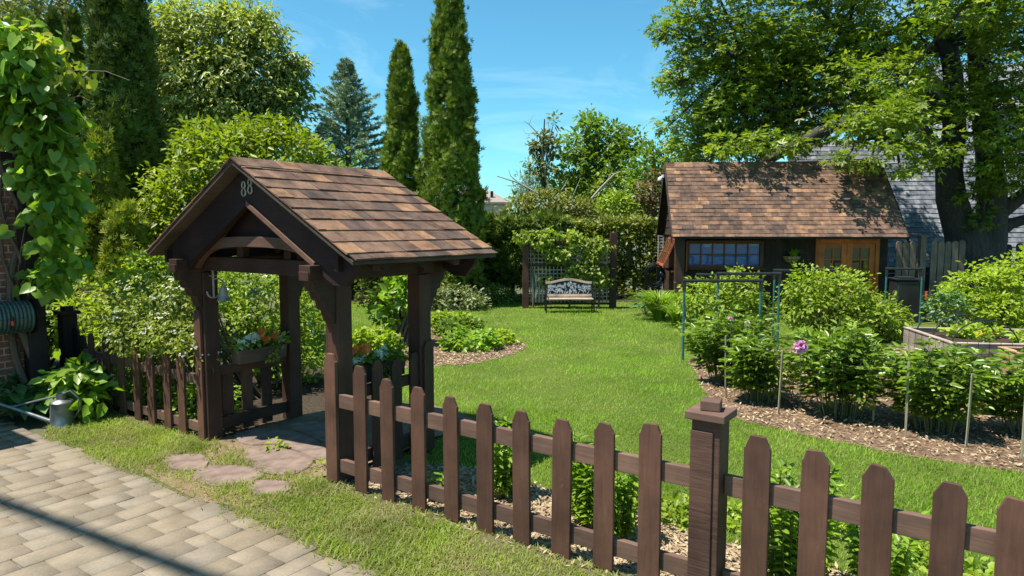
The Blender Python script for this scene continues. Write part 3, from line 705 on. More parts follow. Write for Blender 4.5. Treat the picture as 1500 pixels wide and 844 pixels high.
# bargeboards with house number
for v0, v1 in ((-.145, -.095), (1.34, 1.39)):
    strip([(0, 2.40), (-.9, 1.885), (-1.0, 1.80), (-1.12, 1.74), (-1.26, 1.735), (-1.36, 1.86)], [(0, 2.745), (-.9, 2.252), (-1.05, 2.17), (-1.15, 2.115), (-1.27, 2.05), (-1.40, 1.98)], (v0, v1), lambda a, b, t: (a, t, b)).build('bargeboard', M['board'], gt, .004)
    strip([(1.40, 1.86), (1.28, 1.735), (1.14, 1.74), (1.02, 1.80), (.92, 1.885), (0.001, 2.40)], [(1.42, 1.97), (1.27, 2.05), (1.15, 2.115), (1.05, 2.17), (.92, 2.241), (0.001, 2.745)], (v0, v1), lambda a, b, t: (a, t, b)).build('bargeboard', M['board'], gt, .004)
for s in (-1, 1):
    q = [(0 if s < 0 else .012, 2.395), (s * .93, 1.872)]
    strip([(a, b - .0) for a, b in q], [(a, b + .05) for a, b in q], (-.168, -.1455), lambda a, b, t: (a, t, b)).build('bargeboard_trim', M['trim'] if s > 0 else M['board'], gt, .003)  # right strip painted as sunlit, left one as shaded
def digit(u, z):
    mb = MB()
    for dz, ra, rb in ((.033, .024, .030), (-.032, .029, .035)):
        mb.tube([(u + ra * math.cos(a), -.152, z + dz + rb * math.sin(a)) for a in np.linspace(0, 2 * math.pi, 19)], .0085, 8, False)
    return mb
MB().prism([(-.62, 2.10), (.62, 2.10), (.0, 2.56)], (.005, .03), lambda a, b, t: (a, t, b)).build('gable_panel', M['board'], gt)
digit(-.03, 2.552).build('house_number', M['number'], gt, 0, True); digit(.067, 2.572).build('house_number', M['number'], gt, 0, True)
# roof deck, fascia and shingles
EV = (-.29, 1.54); RZ, EZ, HW = 2.80, 1.962, 1.53
sl = math.hypot(HW, RZ - EZ); cs, sn = HW / sl, (RZ - EZ) / sl
deck = MB()
for s in (-1, 1):
    deck.prism([(0, RZ - .012), (s * (HW - .01), EZ - .012), (s * (HW - .01), EZ - .04), (0, RZ - .045)], (EV[0] + .012, EV[1] - .012), lambda a, b, t: (a, t, b))
deck.build('roof_deck', wood_mat('roof_underside_boards', (.10, .075, .055), .3, .75, 'y'), gt)
def shingles(L, width, expo, tabs=(.13, .34), thick=.009, f=None, jitter=.004):
    """f(s, y, n) : s down-slope distance, y along the ridge, n normal offset"""
    vs, fs = [], []; rows = int(L / expo) + 1
    for r in range(rows):
        s0 = r * expo - .03; s1 = min((r + 1) * expo, L); s0 = max(0, s0); y = 0 - random.random() * .15
        while y < width:
            w = random.uniform(*tabs); a, b = max(0, y), min(width, y + w); y += w
            if b - a < .02: continue
            n1 = thick * (1 + .5 * (random.random() < .5)) + random.random() * .002; e = s1 + random.uniform(0, jitter); k = len(vs)
            g = .0022
            vs += [f(s0, a + g, 0), f(s0, b - g, 0), f(e, b - g, .002), f(e, a + g, .002), f(s0, a + g, .003), f(s0, b - g, .003), f(e, b - g, .002 + n1), f(e, a + g, .002 + n1)]
            fs += [(k + q[0], k + q[1], k + q[2], k + q[3]) for q in ((0, 3, 2, 1), (4, 5, 6, 7), (0, 1, 5, 4), (1, 2, 6, 5), (2, 3, 7, 6), (3, 0, 4, 7))]
    return vs, fs
rv, rf = [], []
for s in (-1, 1):
    f = lambda d, y, n, s=s: (s * (d * cs + n * sn), EV[0] + y, RZ - d * sn + n * cs)
    a, b = shingles(sl + .015, EV[1] - EV[0], .185, (.11, .30), .011, f)
    k = len(rv); rv += a; rf += [tuple(i + k for i in q) for q in b]
rmb = MB(); rmb.add(rv, rf)
y = EV[0] - .004                                                   # ridge caps
while y < EV[1]:
    l = .22; y1 = min(y + l, EV[1] + .004)
    for s in (-1, 1):
        rmb.prism([(0, RZ + .022), (s * .145, RZ + .022 - .145 * sn / cs), (s * .145, RZ + .009 - .145 * sn / cs), (0, RZ + .009)], (y, y1 - .003), lambda a, b, t: (a, t, b))
    y = y1
roof = rmb.build('roof', M['roof'], gt)
# side panels
for u, side in ((-1.085, -1), (.925, 1)):
    zt = .77 if side < 0 else .80
    MB().box(u - .03, u + .03, .161, .999, zt - .095, zt).build('rail', M['timber_y'], gt, .004)
    MB().box(u - .03, u + .03, .161, .999, .105, .225).build('rail', M['timber_y'], gt, .004)
    pk = [(.30, .66), (.53, .66), (.77, .66)] if side < 0 else [(.27, 1.0), (.47, 1.015), (.71, .988), (.955, 1.014), (1.1, 1.11)]
    for v, z in pk:
        mb = MB(); h = .065
        if side < 0: mb.box(u - .056, u - .031, v - h, v + h, .03, z)
        else:
            prof = [(v - h, .03), (v + h, .03), (v + h, z - .06), (v + h * .5, z), (v - h * .5, z), (v - h, z - .06)]
            x0 = u + .031 if v < 1.05 else u + .0815
            mb.prism(prof, (x0, x0 + .024), lambda a, b, t: (t, a, b))
        mb.build('picket', M['timber'], gt, .003)
# threshold blocks
for v in (.42, .68): MB().box(-1.14, -1.04, v - .07, v + .07, .0, .028).build('spacer_block', M['timber'], gt, .003)

# bell on its anchor bracket
def gthing(name, label, cat, u, v, z, group=None): return thing(name, label, cat, tuple(W(u, v, z)), -GYAW, group)
bt = gthing('bell', 'small metal bell hanging from an anchor shaped bracket on the left gate post', 'bell', -1.005, .10, 1.66); bt.scale = (1.3, 1.3, 1.25)
mb = MB(); mb.tube([(.012, 0, .09), (.012, 0, -.13)], .009, 8); mb.tube([(.012, 0.055 * math.cos(a), -.075 + .055 * math.sin(a)) for a in np.linspace(math.pi, 2 * math.pi, 10)], .008, 6)
mb.tube([(.012, -.03, .05), (.012, .03, .05)], .007, 6); mb.tube([(.012 + .0 , .014 * math.cos(a), .10 + .014 * math.sin(a)) for a in np.linspace(0, 6.283, 11)], .005, 6, False)
mb.tube([(.012, .0, .02), (.05, .02, .03), (.085, .04, .0), (.085, .04, -.04)], .007, 6); mb.build('bracket', M['brass'], bt, 0, True)
mb = MB(); mb.lathe([(.0, .005), (.012, .004), (.022, -.01), (.030, -.04), (.034, -.075), (.045, -.105), (.054, -.118), (.050, -.120), (.03, -.075), (.0, -.03)], (.085, .04, -.035), 24); mb.build('bell_body', M['brass'], bt, 0, True)
mb = MB(); mb.tube([(.085, .04, -.06), (.085, .04, -.15)], .004, 6); mb.lathe([(.0, .012), (.011, .005), (.011, -.005), (.0, -.012)], (.085, .04, -.152), 10); mb.build('clapper', M['iron'], bt, 0, True)

# flower boxes on the side panels
M['box_wood'] = wood_mat('weathered_planter_wood', (.115, .085, .065), .25, .8, 'y')
def flower_box(lab, u, v0, v1, z, cols, n):
    t = gthing('flower_box', lab, 'planter', u, (v0 + v1) / 2, z, 'flower boxes on the gate sides'); L = (v1 - v0) / 2
    mb = MB()
    mb.prism([(-.07, 0), (.07, 0), (.09, .15), (.075, .15), (.058, .015), (-.058, .015), (-.075, .15), (-.09, .15)], (-L, L), lambda a, b, q: (a, q, b))
    for s in (-1, 1): mb.box(-.07, .07, s * L - .006, s * L + .006, .002, .148)
    mb.build('box', M['box_wood'], t, .003)
    MB().box(-.066, .066, -L + .01, L - .01, .016, .125).build('soil', M['soil'], t)
    c = W(u, (v0 + v1) / 2, z + .17)
    bl = [(W(u + random.uniform(-.02, .02), v0 + (v1 - v0) * (i + .5) / 6, z + .19), (.075, .085, .075)) for i in range(6)]
    lv, C = crown(bl, 70, 8, .045, .05, .034, 'oval', zmin=z + .13); leaf_obj('foliage', [lv], M['l_peony'], t)
    vt, _ = crown([(W(u + .09, v0 + (v1 - v0) * .62, z + .06), (.05, .04, .10))], 10, 6, .03, .035, .02, 'oval', zmin=z - .1); leaf_obj('trailing_foliage', [vt], M['l_lime'], t)
    for (fu_, fv, fz, k) in cols:
        p = W(u + fu_, v0 + (v1 - v0) * fv, z + fz); m = n
        P = p + rng.normal(size=(m, 3)) * .018; face = nrm(np.array((.25, -.8, .55)) + rng.normal(size=(m, 3)) * .45)
        leaf_obj('flower', [inst('petal', P, np.cross(face, rdir(m)), face, .034, .034)], M[k], t)
flower_box('flower box on the left gate side with upright orange and white blooms', -1.0, .33, .90, .775, [(.06, .45, .30, 'p_orange'), (.05, .52, .26, 'p_orange'), (.06, .58, .23, 'p_orange'), (.05, .10, .20, 'p_white'), (.05, .35, .27, 'p_white'), (.04, .28, .24, 'p_white'), (.06, .80, .24, 'p_orange'), (.05, .85, .21, 'p_cream'), (.05, .22, .27, 'p_white')], 12)
flower_box('flower box on the right gate side behind the fence with peach blooms', .80, .22, .92, .80, [(.02, .18, .30, 'p_orange'), (.04, .28, .30, 'p_orange'), (.0, .38, .31, 'p_orange'), (.02, .30, .22, 'p_white'), (.04, .55, .23, 'p_white'), (.03, .66, .26, 'p_white'), (.06, .12, .22, 'p_white')], 13)
# ------------------------------------------------------------------ brick house, left edge
def brick_mat():
    m, nt, b, out = new_mat('red_brown_brick')
    tc = N(nt, 'ShaderNodeTexCoord'); sp = N(nt, 'ShaderNodeSeparateXYZ'); cb = N(nt, 'ShaderNodeCombineXYZ')
    ad = N(nt, 'ShaderNodeMath', operation='ADD')
    nt.links.new(tc.outputs['Object'], sp.inputs[0]); nt.links.new(sp.outputs[0], ad.inputs[0]); nt.links.new(sp.outputs[1], ad.inputs[1])
    nt.links.new(ad.outputs[0], cb.inputs[0]); nt.links.new(sp.outputs[2], cb.inputs[1])
    br = N(nt, 'ShaderNodeTexBrick'); br.inputs['Scale'].default_value = 1.0; br.inputs['Brick Width'].default_value = .215; br.inputs['Row Height'].default_value = .08
    br.inputs['Mortar Size'].default_value = .007; br.inputs['Color1'].default_value = (.27, .10, .065, 1); br.inputs['Color2'].default_value = (.19, .075, .052, 1); br.inputs['Mortar'].default_value = (.38, .33, .27, 1)
    nt.links.new(cb.outputs[0], br.inputs[0])
    n1 = noise(nt, tc.outputs['Object'], 18, 4, .65); r1 = ramp(nt, [(.3, (.7, .7, .7)), (.7, (1.25, 1.2, 1.2))]); nt.links.new(n1.outputs[0], r1.inputs[0])
    nt.links.new(mix(nt, 1, br.outputs[0], r1.outputs[0], 'MULTIPLY'), b.inputs['Base Color']); b.inputs['Roughness'].default_value = .9
    inv = N(nt, 'ShaderNodeMath', operation='SUBTRACT'); inv.inputs[0].default_value = 1; nt.links.new(br.outputs[1], inv.inputs[1])
    bump(nt, b, inv.outputs[0], .8, .01); return m
bh = gthing('brick_house', 'red brick house wall at the left edge of the photo', 'house', -3.95, -.56, 0)
mb = MB(); mb.box(-6, 0, -11.5, -1.9, 0, 4.05); mb.box(-6, 0, -1.899, 0, 0, 3.0); mb.build('wall', brick_mat(), bh)
MB().box(-6.05, .06, -1.895, .06, 3.001, 3.08).build('coping', M['dark_post'], bh)
mb = MB(); mb.box(-6.5, .40, -12, -1.86, 4.06, 4.2); mb.build('eave', M['white'], bh, .01)
mb = MB(); mb.add([(-6.55, -12.05, 4.203), (.43, -12.05, 4.203), (.43, -1.83, 4.203), (-6.55, -1.83, 4.203), (-3, -8.6, 5.9), (-3, -4.6, 5.9)], [(0, 1, 4), (1, 2, 5, 4), (2, 3, 5), (3, 0, 4, 5)]); mb.build('roof', M['roof'], bh)

# unseen cable, added to throw a strip of shadow across the paving
pc = [(-9.05 + 1.4 * t, 3.65 - .76 * t, 13.0 + .012 * (t - 1) ** 2) for t in np.linspace(-9, 14, 34)]
mb = MB(); mb.tube(pc, .07, 8); tag(mb.build('shadow_cable', M['iron'], None, 0, True), 'thick black cable added unseen high above the driveway to cast a shadow strip', 'cable')

# hose reel on the wall
p0 = AT(12, 466, 7.75)
hu, hv = UV(p0[0], p0[1]); hu, hv = -3.73, float(hv)
hr = gthing('hose_reel', 'green coiled garden hose on a reel mounted on the brick wall', 'hose reel', hu, hv, p0[2])
mb = MB()
for i in range(11): mb.tube([(.17 * math.cos(a) + .0, -.2 + .04 * i, .17 * math.sin(a)) for a in np.linspace(0, 6.2832, 25)], .0195, 8, False)
for i in range(9): mb.tube([(.135 * math.cos(a), -.18 + .04 * i + .01, .135 * math.sin(a)) for a in np.linspace(0, 6.2832, 21)], .0195, 6, False)
mb.build('hose', M['hose'], hr, 0, True)
mb = MB()
for y in (-.235, .225): mb.tube([(0, y, 0), (0, y + .012, 0)], .205, 24)
mb.tube([(0, -.23, 0), (0, .23, 0)], .05, 12); mb.box(-.205, -.19, -.2, .2, -.1, .1); mb.box(-.19, 0, -.262, -.242, -.03, .03); mb.box(-.19, 0, .245, .265, -.03, .03)
mb.build('reel', M['iron'], hr)
mb = MB(); mb.tube([(.195, -.02, .03), (.20, -.02, -.12), (.19, -.02, -.2)], [.014, .014, .009], 8); mb.build('nozzle', M['iron'], hr, 0, True)
mb = MB(); mb.tube([(.20, -.02, -.02), (.2015, -.02, -.07)], .018, 10); mb.build('nozzle_grip', M['red'], hr, 0, True)

# vine on its post
vp = AT(52, 500, 8.05); vt = thing('vine_post', 'dark shaded timber post carrying the vine beside the brick corner', 'post', (vp[0], vp[1], 0), -GYAW)
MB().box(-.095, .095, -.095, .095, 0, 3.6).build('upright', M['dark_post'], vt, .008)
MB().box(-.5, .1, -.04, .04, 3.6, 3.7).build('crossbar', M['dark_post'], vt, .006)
vc = thing('climbing_vine', 'big heart leaved vine climbing up the post and over the brick corner', 'vine', (vp[0], vp[1], 0))
vb = []
for px, py, r in [(18, 80, .36), (60, 70, .24), (58, 125, .34), (30, 150, .34), (75, 170, .24), (62, 205, .24), (80, 225, .22), (68, 265, .26), (85, 300, .22), (80, 340, .24), (88, 380, .18), (72, 410, .13), (-25, 100, .3), (70, 190, .25)]:
    vb.append((AT(px - (20 if py < 200 else 2), py, 7.85), (r * .84, r * .7, r * .92)))
lv, C = crown(vb, 500, 4, .16, .135, .125, 'heart', up=.35, out=.9, rnd=1.0, droop=.8, inner=.45, lvar=.45)
leaf_obj('foliage', [lv], M['l_vine'], vc)
yb = [(AT(px, py, 7.75), (.16, .12, .14)) for px, py in [(10, 45), (35, 60), (80, 75), (20, 60), (100, 105)]] 
lv2, _ = crown(yb, 46, 3, .14, .09, .08, 'heart', up=.3, out=.8, droop=.5); leaf_obj('young_leaves', [lv2], M['l_vine_y'], vc)
mb = MB(); z0 = Vector((vp[0] - .09, vp[1] - .05, 0))
for k in range(4):
    pts = [z0 + Vector((.1 * math.sin(t * 3 + k * 1.6) - .02 * k, .08 * math.cos(t * 2.6 + k * 1.6), t)) for t in np.linspace(0, 3.9, 18)]
    mb.tube(pts, [.045 * (1 - .7 * i / 17) * (1.2 - .2 * k) for i in range(18)], 7)
for px, py, ex, ey in [(75, 105, 190, 118), (80, 150, 135, 150), (30, 90, 28, 28), (95, 60, 98, 25), (80, 175, 108, 188), (40, 300, 25, 420)]:
    a, b = Vector(AT(px, py, 7.8)), Vector(AT(ex, ey, 7.7)); m1 = a.lerp(b, .35) + Vector((0, .02, .05)); m2 = a.lerp(b, .7) + Vector((0, 0, .07))
    mb.tube([a, m1, m2, b], [.007, .006, .005, .003], 5)
local(mb, vc).build('stems', M['stem'], vc, 0, True)

# watering can
wc = thing('watering_can', 'galvanised watering can with a very long spout on the shaded ground', 'watering can', tuple(W(-2.86, -.62, .0)))
mb = MB(); mb.lathe([(0, 0), (.125, 0), (.128, .02), (.120, .03), (.116, .14), (.112, .265), (.116, .28), (.105, .295), (.05, .315), (.05, .38), (.044, .38), (.044, .31), (0, .30)], (0, 0, .01), 28); mb.build('can_body', M['zinc'], wc, 0, True)
mb = MB(); mb.tube([(-.10, -.02, .07), (-.45, -.05, .215), (-.88, -.08, .375)], [.026, .02, .014], 10); mb.tube([(-.88, -.08, .375), (-.93, -.083, .39)], [.014, .03], 12); mb.build('spout', M['zinc'], wc, 0, True)
mb = MB(); mb.tube([(.0, 0, .36), (-.15, -.015, .335), (-.52, -.055, .245)], .011, 8); mb.build('spout_brace', M['zinc'], wc, 0, True)
mb = MB(); mb.tube([(.02 + .0, .0, .385), (.09, .02, .41), (.17, .03, .33), (.18, .03, .2), (.11, .02, .10)], .011, 8); mb.build('handle', M['zinc'], wc, 0, True)

# ------------------------------------------------------------------ planting on the left
def bl(px, py, Y, rx, ry=None, rz=None): 
    return (AT(px, py, Y), (rx, ry if ry else rx, rz if rz else rx))
shrub('leafy_shrub', 'bright fresh green leafy plant in front of the left fence end', 'shrub', [(W(-3.12, -.36, .42), (.23, .18, .24)), (W(-2.98, -.38, .25), (.24, .16, .22)), (W(-3.28, -.36, .35), (.16, .16, .24))], 110, 5, .09, .14, .085, M['l_bright'], M['green_stem'], base=W(-2.98, -.25), tname='oval', up=.8, out=.7, droop=.5)
def hosta(lab, c, r, h, n, L):
    t = thing('hosta', lab, 'plant', (c[0], c[1], 0), 0, 'hostas in the shade of the house'); P = np.array((c[0], c[1], 0.0))
    a = rng.random(n) * 6.283; q = np.sqrt(rng.random(n)); d = np.stack((np.cos(a), np.sin(a)), 1)
    pos = P + np.concatenate((d * (q * r * .75)[:, None], (h * (1 - .45 * q ** 2) * (.75 + .3 * rng.random(n)))[:, None]), 1)
    ax = np.concatenate((d, np.full((n, 1), -.35)), 1) + rng.normal(size=(n, 3)) * .25; no = np.concatenate((d * .5, np.ones((n, 1))), 1) + rng.normal(size=(n, 3)) * .2
    leaf_obj('foliage', [inst('heart', pos, ax, no, L * (.7 + .5 * rng.random(n)), L * .72)], M['l_hosta'], t)
    mb = MB()
    for p in pos[::2]: mb.tube([P, P.lerp(p, .5) if False else (P + p) / 2 + np.array((0, 0, .06)), p], [.006, .006, .004], 5, False)
    local(mb, t).build('stalks', M['green_stem'], t)
hosta('blue green hosta with large leaves under the dark capped post', AT(112, 620, 8.05)[:2], .42, .56, 48, .24)
hosta('low hosta behind the watering can spout', AT(62, 610, 7.75)[:2], .35, .36, 42, .20)
hosta('dark hosta by the brick wall at the left edge', AT(18, 600, 7.75)[:2], .34, .5, 40, .20)
shrub('flowering_shrub', 'spirea shrub with creamy white blossom spilling over the left fence', 'shrub', [bl(232, 452, 7.75, .5, .42, .38), bl(205, 485, 7.6, .34, .3, .28), bl(255, 490, 7.35, .36, .3, .24), bl(282, 515, 6.98, .22, .2, .18), bl(245, 495, 7.35, .28, .2, .16), bl(200, 545, 8.2, .4, .2, .3), bl(250, 560, 8.0, .4, .2, .35), bl(270, 450, 7.7, .3, .3, .35), bl(180, 470, 7.9, .25, .25, .25)], 620, 9, .07, .045, .024, M['l_spirea'], M['stem'], base=W(-2.1, .5), flowers=(M['p_cream'], 120, .024), inner=.35, droop=.4, stems=40, sr=.008)
shrub('tall_shrub', 'tall green shrub with upright shoots left of the gate roof', 'shrub', [bl(235, 405, 8.6, .48, .4, .38), bl(215, 440, 8.5, .45, .4, .4), bl(265, 390, 8.7, .2, .2, .25), bl(240, 480, 8.4, .5, .4, .4)], 420, 8, .09, .065, .034, M['l_berry'], M['stem'], base=W(-2.3, 1.4), stems=24)
shrub('flowering_shrub', 'round green shrub with small white flowers seen through the gate', 'shrub', [bl(385, 440, 9.4, .75, .6, .55), bl(345, 480, 9.0, .5, .5, .5), bl(440, 460, 9.7, .42, .4, .75), bl(400, 510, 9.1, .6, .5, .4), bl(455, 510, 9.6, .3, .35, .6), bl(350, 420, 9.3, .5, .4, .35)], 900, 8, .08, .058, .03, M['l_berry'], M['stem'], base=AT(390, 560, 9.4) * np.array((1, 1, 0)), flowers=(M['p_white'], 60, .022), inner=.4, stems=40)
shrub('smoke_bush', 'low shrub with dull pink feathery plumes beyond the left fence', 'shrub', [bl(140, 448, 10.2, .5, .4, .3), bl(185, 462, 9.8, .35, .3, .3)], 160, 12, .07, .05, .014, M['l_pink'], M['stem'], base=AT(150, 560, 10.2) * np.array((1, 1, 0)), tname='spray', stems=20)
shrub('low_shrub', 'yellow green low shrub between the vine and the spirea', 'shrub', [bl(125, 470, 9.6, .45, .35, .35), bl(165, 480, 9.3, .4, .3, .3), bl(110, 440, 10.8, .4, .3, .4), bl(160, 438, 10.6, .28, .3, .24)], 260, 8, .08, .075, .03, M['l_lime'], M['stem'], base=AT(130, 560, 9.6) * np.array((1, 1, 0)), stems=16)
shrub('dark_shrub', 'dark leafy undergrowth behind the dark capped post', 'shrub', [bl(70, 450, 10.6, .7, .5, .5), bl(40, 430, 10.6, .6, .5, .6), bl(100, 480, 10.2, .5, .4, .4), bl(60, 400, 11, .6, .5, .6)], 420, 8, .1, .10, .06, M['l_mid'], M['stem'], base=AT(70, 540, 10.6) * np.array((1, 1, 0)))
shrub('low_shrub', 'low bright green leaves showing between the left fence pickets', 'shrub', [(W(u, .45 + .1 * math.sin(u * 5), .25), (.32, .25, .28)) for u in (-3.5, -3.0, -2.5, -2.0, -1.55)], 260, 6, .09, .075, .04, M['l_bright'], M['green_stem'], base=W(-2.4, .5), stems=24, sr=.006)
# little weeds on the path and by the fence
for lab, c, r, n, L in [('small leafy weed between the flagstones in the gate opening', G(402, 664), .09, 14, .06), ('tiny weed beside the right gate post', G(470, 690), .07, 9, .04)]:
    shrub('weed', lab, 'weed', [((c[0], c[1], .04), (r, r, .06))], n, 3, .04, L, L * .5, M['l_lime'], M['green_stem'], base=(c[0], c[1], 0), up=1.0, stems=6, sr=.003)
def phlox(lab, c, r, h, n, L=.075):
    t = thing('border_plant', lab, 'plant', (c[0], c[1], 0), 0, 'leafy perennials behind the fence'); mb = MB(); P = []; A = []
    for i in range(n):
        a = random.random() * 6.283; q = math.sqrt(random.random()); b = np.array((c[0] + math.cos(a) * r * .5 * q, c[1] + math.sin(a) * r * .5 * q, 0)); hh = h * random.uniform(.6, 1.05)
        e = np.array((c[0] + math.cos(a) * r * q, c[1] + math.sin(a) * r * q, hh)); mb.tube([b, (b + e) / 2, e], [.005, .004, .003], 5, False)
        for k in range(int(hh / .028)):
            s = .15 + .87 * k * .028 / hh
            for d in (0, math.pi): 
                w = k * 1.57 + d + random.random() * .5; P.append(b + (e - b) * s); A.append((math.cos(w), math.sin(w), random.uniform(-.35, .35) + .5 * (s > .9)))
    P = np.array(P); A = np.array(A); no = nrm(np.array((0, 0, 1.)) + .35 * rng.normal(size=P.shape) + .3 * A)
    leaf_obj('foliage', [inst('oval', P, A, no, L * (.7 + .6 * rng.random(len(P))), L * .38)], M['l_bright'], t)
    local(mb, t).build('stems', M['green_stem'], t)
phlox('shaded leafy perennial behind the fence near the gate', W(2.25, .62), .22, .62, 18)
phlox('single leafy sprig at the fence foot near the gate', W(1.9, .22), .08, .3, 3)
phlox('tall leafy perennial behind the middle of the fence', W(3.12, .55), .22, .70, 20)
phlox('leafy perennial seen between two pickets left of the capped post', W(3.42, .42), .16, .6, 13)
phlox('largest leafy perennial beside the capped fence post', W(4.58, .42), .26, .80, 26)
phlox('low leafy perennial right of the capped post behind the fence', W(5.0, .75), .25, .5, 18)

# ------------------------------------------------------------------ island bed
shrub('hydrangea', 'upright fresh green hydrangea on woody stems seen through the gate', 'shrub', [bl(585, 440, 12.8, .38, .35, .35), bl(600, 415, 12.8, .28, .28, .25), bl(570, 460, 12.7, .25, .25, .22), bl(600, 470, 12.9, .25, .25, .3)], 130, 6, .11, .15, .085, M['l_bright'], M['stem'], base=G(590, 508), stems=14, sr=.022)
def mound(lab, px, py, Y, rx, h, mat, n=160, L=.08, cat='ground cover plant'):
    c = AT(px, py, Y); c[2] = 0
    return shrub('mound_plant', lab, cat, [((c[0], c[1], h * .35), (rx, rx * .75, h * .65)), ((c[0] + rx * .4, c[1] + .1, h * .3), (rx * .6, rx * .6, h * .55)), ((c[0] - rx * .45, c[1] + .05, h * .3), (rx * .6, rx * .55, h * .5))], n, 6, .07, L, L * .75, mat, M['green_stem'], base=c, up=1.0, stems=14, sr=.005)
mound('yellow green mound beside the hydrangea seen through the gate', 545, 505, 11.3, .45, .52, M['l_lime'], 240, .08)
mound('leafy green clump at the front of the island bed', 690, 500, 12.3, .52, .34, M['l_bright'], 170)
mound('dark leafy clump at the back of the island bed', 672, 478, 14.0, .5, .36, M['l_mid'], 150, .09)
mound('yellow leaved clump at the right of the island bed', 722, 495, 12.9, .45, .26, M['l_lime'], 170, .06)
mound('pale green low plant at the lawn edge of the island bed', 660, 470, 15.2, .5, .3, M['l_lime'], 120, .08)
mb = MB(); c = G(575, 498); mb.lathe([(0, 0), (.16, 0), (.17, .06), (.12, .14), (0, .16)], (0, 0, 0), 9); o = mb.build('garden_stone', plain('pale_grey_stone', (.36, .33, .29), .9, bumps=.6), None, .02); o.location = (c[0], c[1], .01); tag(o, 'pale rounded stone at the foot of the hydrangea', 'stone')
shrub('grey_shrub', 'grey green shrub with silvery tips at the back edge of the lawn', 'shrub', [bl(670, 440, 18.4, .7, .5, .42), bl(640, 445, 18.4, .5, .4, .35), bl(695, 445, 18.5, .35, .4, .3)], 260, 8, .12, .10, .04, M['l_grey'], M['stem'], base=AT(670, 460, 18.4) * np.array((1, 1, 0)), flowers=(M['p_cream'], 25, .035))
shrub('dark_shrub', 'dark shaded bushy shrub beside the grey shrub under the hedge', 'shrub', [bl(735, 440, 19.8, .6, .4, .35), bl(710, 435, 19.6, .4, .4, .4)], 160, 7, .12, .09, .04, M['l_mid'], M['stem'], base=AT(725, 450, 19.8) * np.array((1, 1, 0)))

# ------------------------------------------------------------------ bench
bn = thing('garden_bench', 'wooden garden bench with a pale cast leaf pattern backrest', 'bench', tuple(G(834, 458)), R(1))
BW = .62
for s in (-1, 1):
    x = s * BW; mb = MB()
    def bar(p, w=.018): mb.tube([(x, a, b) for a, b in p], w, 8)
    bar([(-.22, 0), (-.20, .12), (-.185, .30), (-.18, .35)], .019); bar([(.24, 0), (.19, .15), (.17, .33), (.20, .55), (.26, .80)], .019)
    bar([(-.18, .34), (.0, .33), (.18, .35)], .017); bar([(-.18, .35), (-.2, .45), (-.16, .53), (-.05, .55), (.1, .54), (.2, .55)], .016)
    bar([(-.12, .53), (-.06, .46), (-.10, .40), (-.15, .44)], .009); bar([(-.2, .1), (-.05, .2), (.1, .2), (.2, .12)], .010)
    mb.build('end_frame', M['iron'], bn, 0, True)
for i in range(4): MB().box(-BW + .01, BW - .01, -.21 + i * .098, -.125 + i * .098, .352, .378).build('seat_slat', M['bench_wood'], bn, .005)
tilt = Matrix.Translation((0, .185, .40)) @ Matrix.Rotation(R(-10), 4, 'X')
def tl(mb): mb.v = [tuple(tilt @ Vector(p)) for p in mb.v]; return mb
tl(MB().box(-BW + .01, BW - .01, -.013, .013, .0, .07)).build('back_rail', M['bench_wood'], bn, .004)
X = np.linspace(-BW, BW, 21); arc = lambda x: .34 + .085 * max(0, math.cos(x / .52 * math.pi / 2)) ** 1.4 if abs(x) < .52 else .34
tl(strip([(x, arc(x)) for x in X], [(x, arc(x) + .062) for x in X], (-.013, .013), lambda a, b, t: (a, t, b))).build('top_rail', M['bench_wood'], bn, .004)
panel = tl(strip([(x, .072) for x in X[1:-1]], [(x, arc(x) - .002) for x in X[1:-1]], (.004, .009), lambda a, b, t: (a, t, b))).build('dark_back_plate', M['iron'], bn)  # dark plate stands in for the dim hedge behind the open casting
P = []; 
for i in range(62):
    x = random.uniform(-.55, .55); P.append((x, -.004 - random.random() * .006, random.uniform(.11, arc(x) - .04)))
P = np.array(P); ang = rng.random(len(P)) * 6.283; ax = np.stack((np.cos(ang), np.zeros(len(P)), np.sin(ang)), 1)
V, F = inst('oval', P - ax * .055, ax, np.tile((0, -1., 0), (len(P), 1)), .115, .05)
V = np.array([tuple(tilt @ Vector(p)) for p in V]); link('leaf_ornament', mesh_np('leaf_ornament', V, F), M['silver_leaf'], panel)
mb = MB()
for i in range(9):
    x0 = -.5 + i * .125; mb.tube([(x0, -.003, .08), (x0 + .06, -.005, .2), (x0 + .02, -.004, .33)], .008, 6)
tl(mb).build('vine_ornament', M['silver_leaf'], panel, 0, True)

# ------------------------------------------------------------------ trellis behind the bench
TY = 18.75; tx0, tx1 = AT(770, 400, TY)[0], AT(898, 400, TY)[0]; TW = tx1 - tx0
tr = thing('trellis', 'brown timber garden trellis with grey lattice behind the bench', 'trellis', (tx0, TY, 0))
MB().box(-.09, .09, -.09, .09, 0, 1.98).build('post', M['timber'], tr, .008); MB().box(TW - .09, TW + .09, -.09, .09, 0, 2.08).build('post', M['timber'], tr, .008)
MB().box(.091, TW - .091, -.04, .04, 1.76, 1.92).build('top_beam', M['timber_x'], tr, .006); MB().box(.091, TW - .091, -.03, .03, 1.16, 1.22).build('mid_rail', M['timber_x'], tr, .004)
MB().box(.091, TW - .091, -.03, .03, .10, .16).build('bottom_rail', M['timber_x'], tr, .004)
mb = MB()
for x in np.arange(.14, TW - .1, .105): mb.box(x - .016, x + .016, .002, .010, .161, 1.159); mb.box(x - .016, x + .016, .002, .010, 1.221, 1.758)
for z in list(np.arange(.22, 1.13, .105)) + list(np.arange(1.27, 1.75, .105)): mb.box(.092, TW - .092, .0105, .0185, z - .016, z + .016)
mb.build('lattice_panel', M['lattice'], tr)
mb = MB()
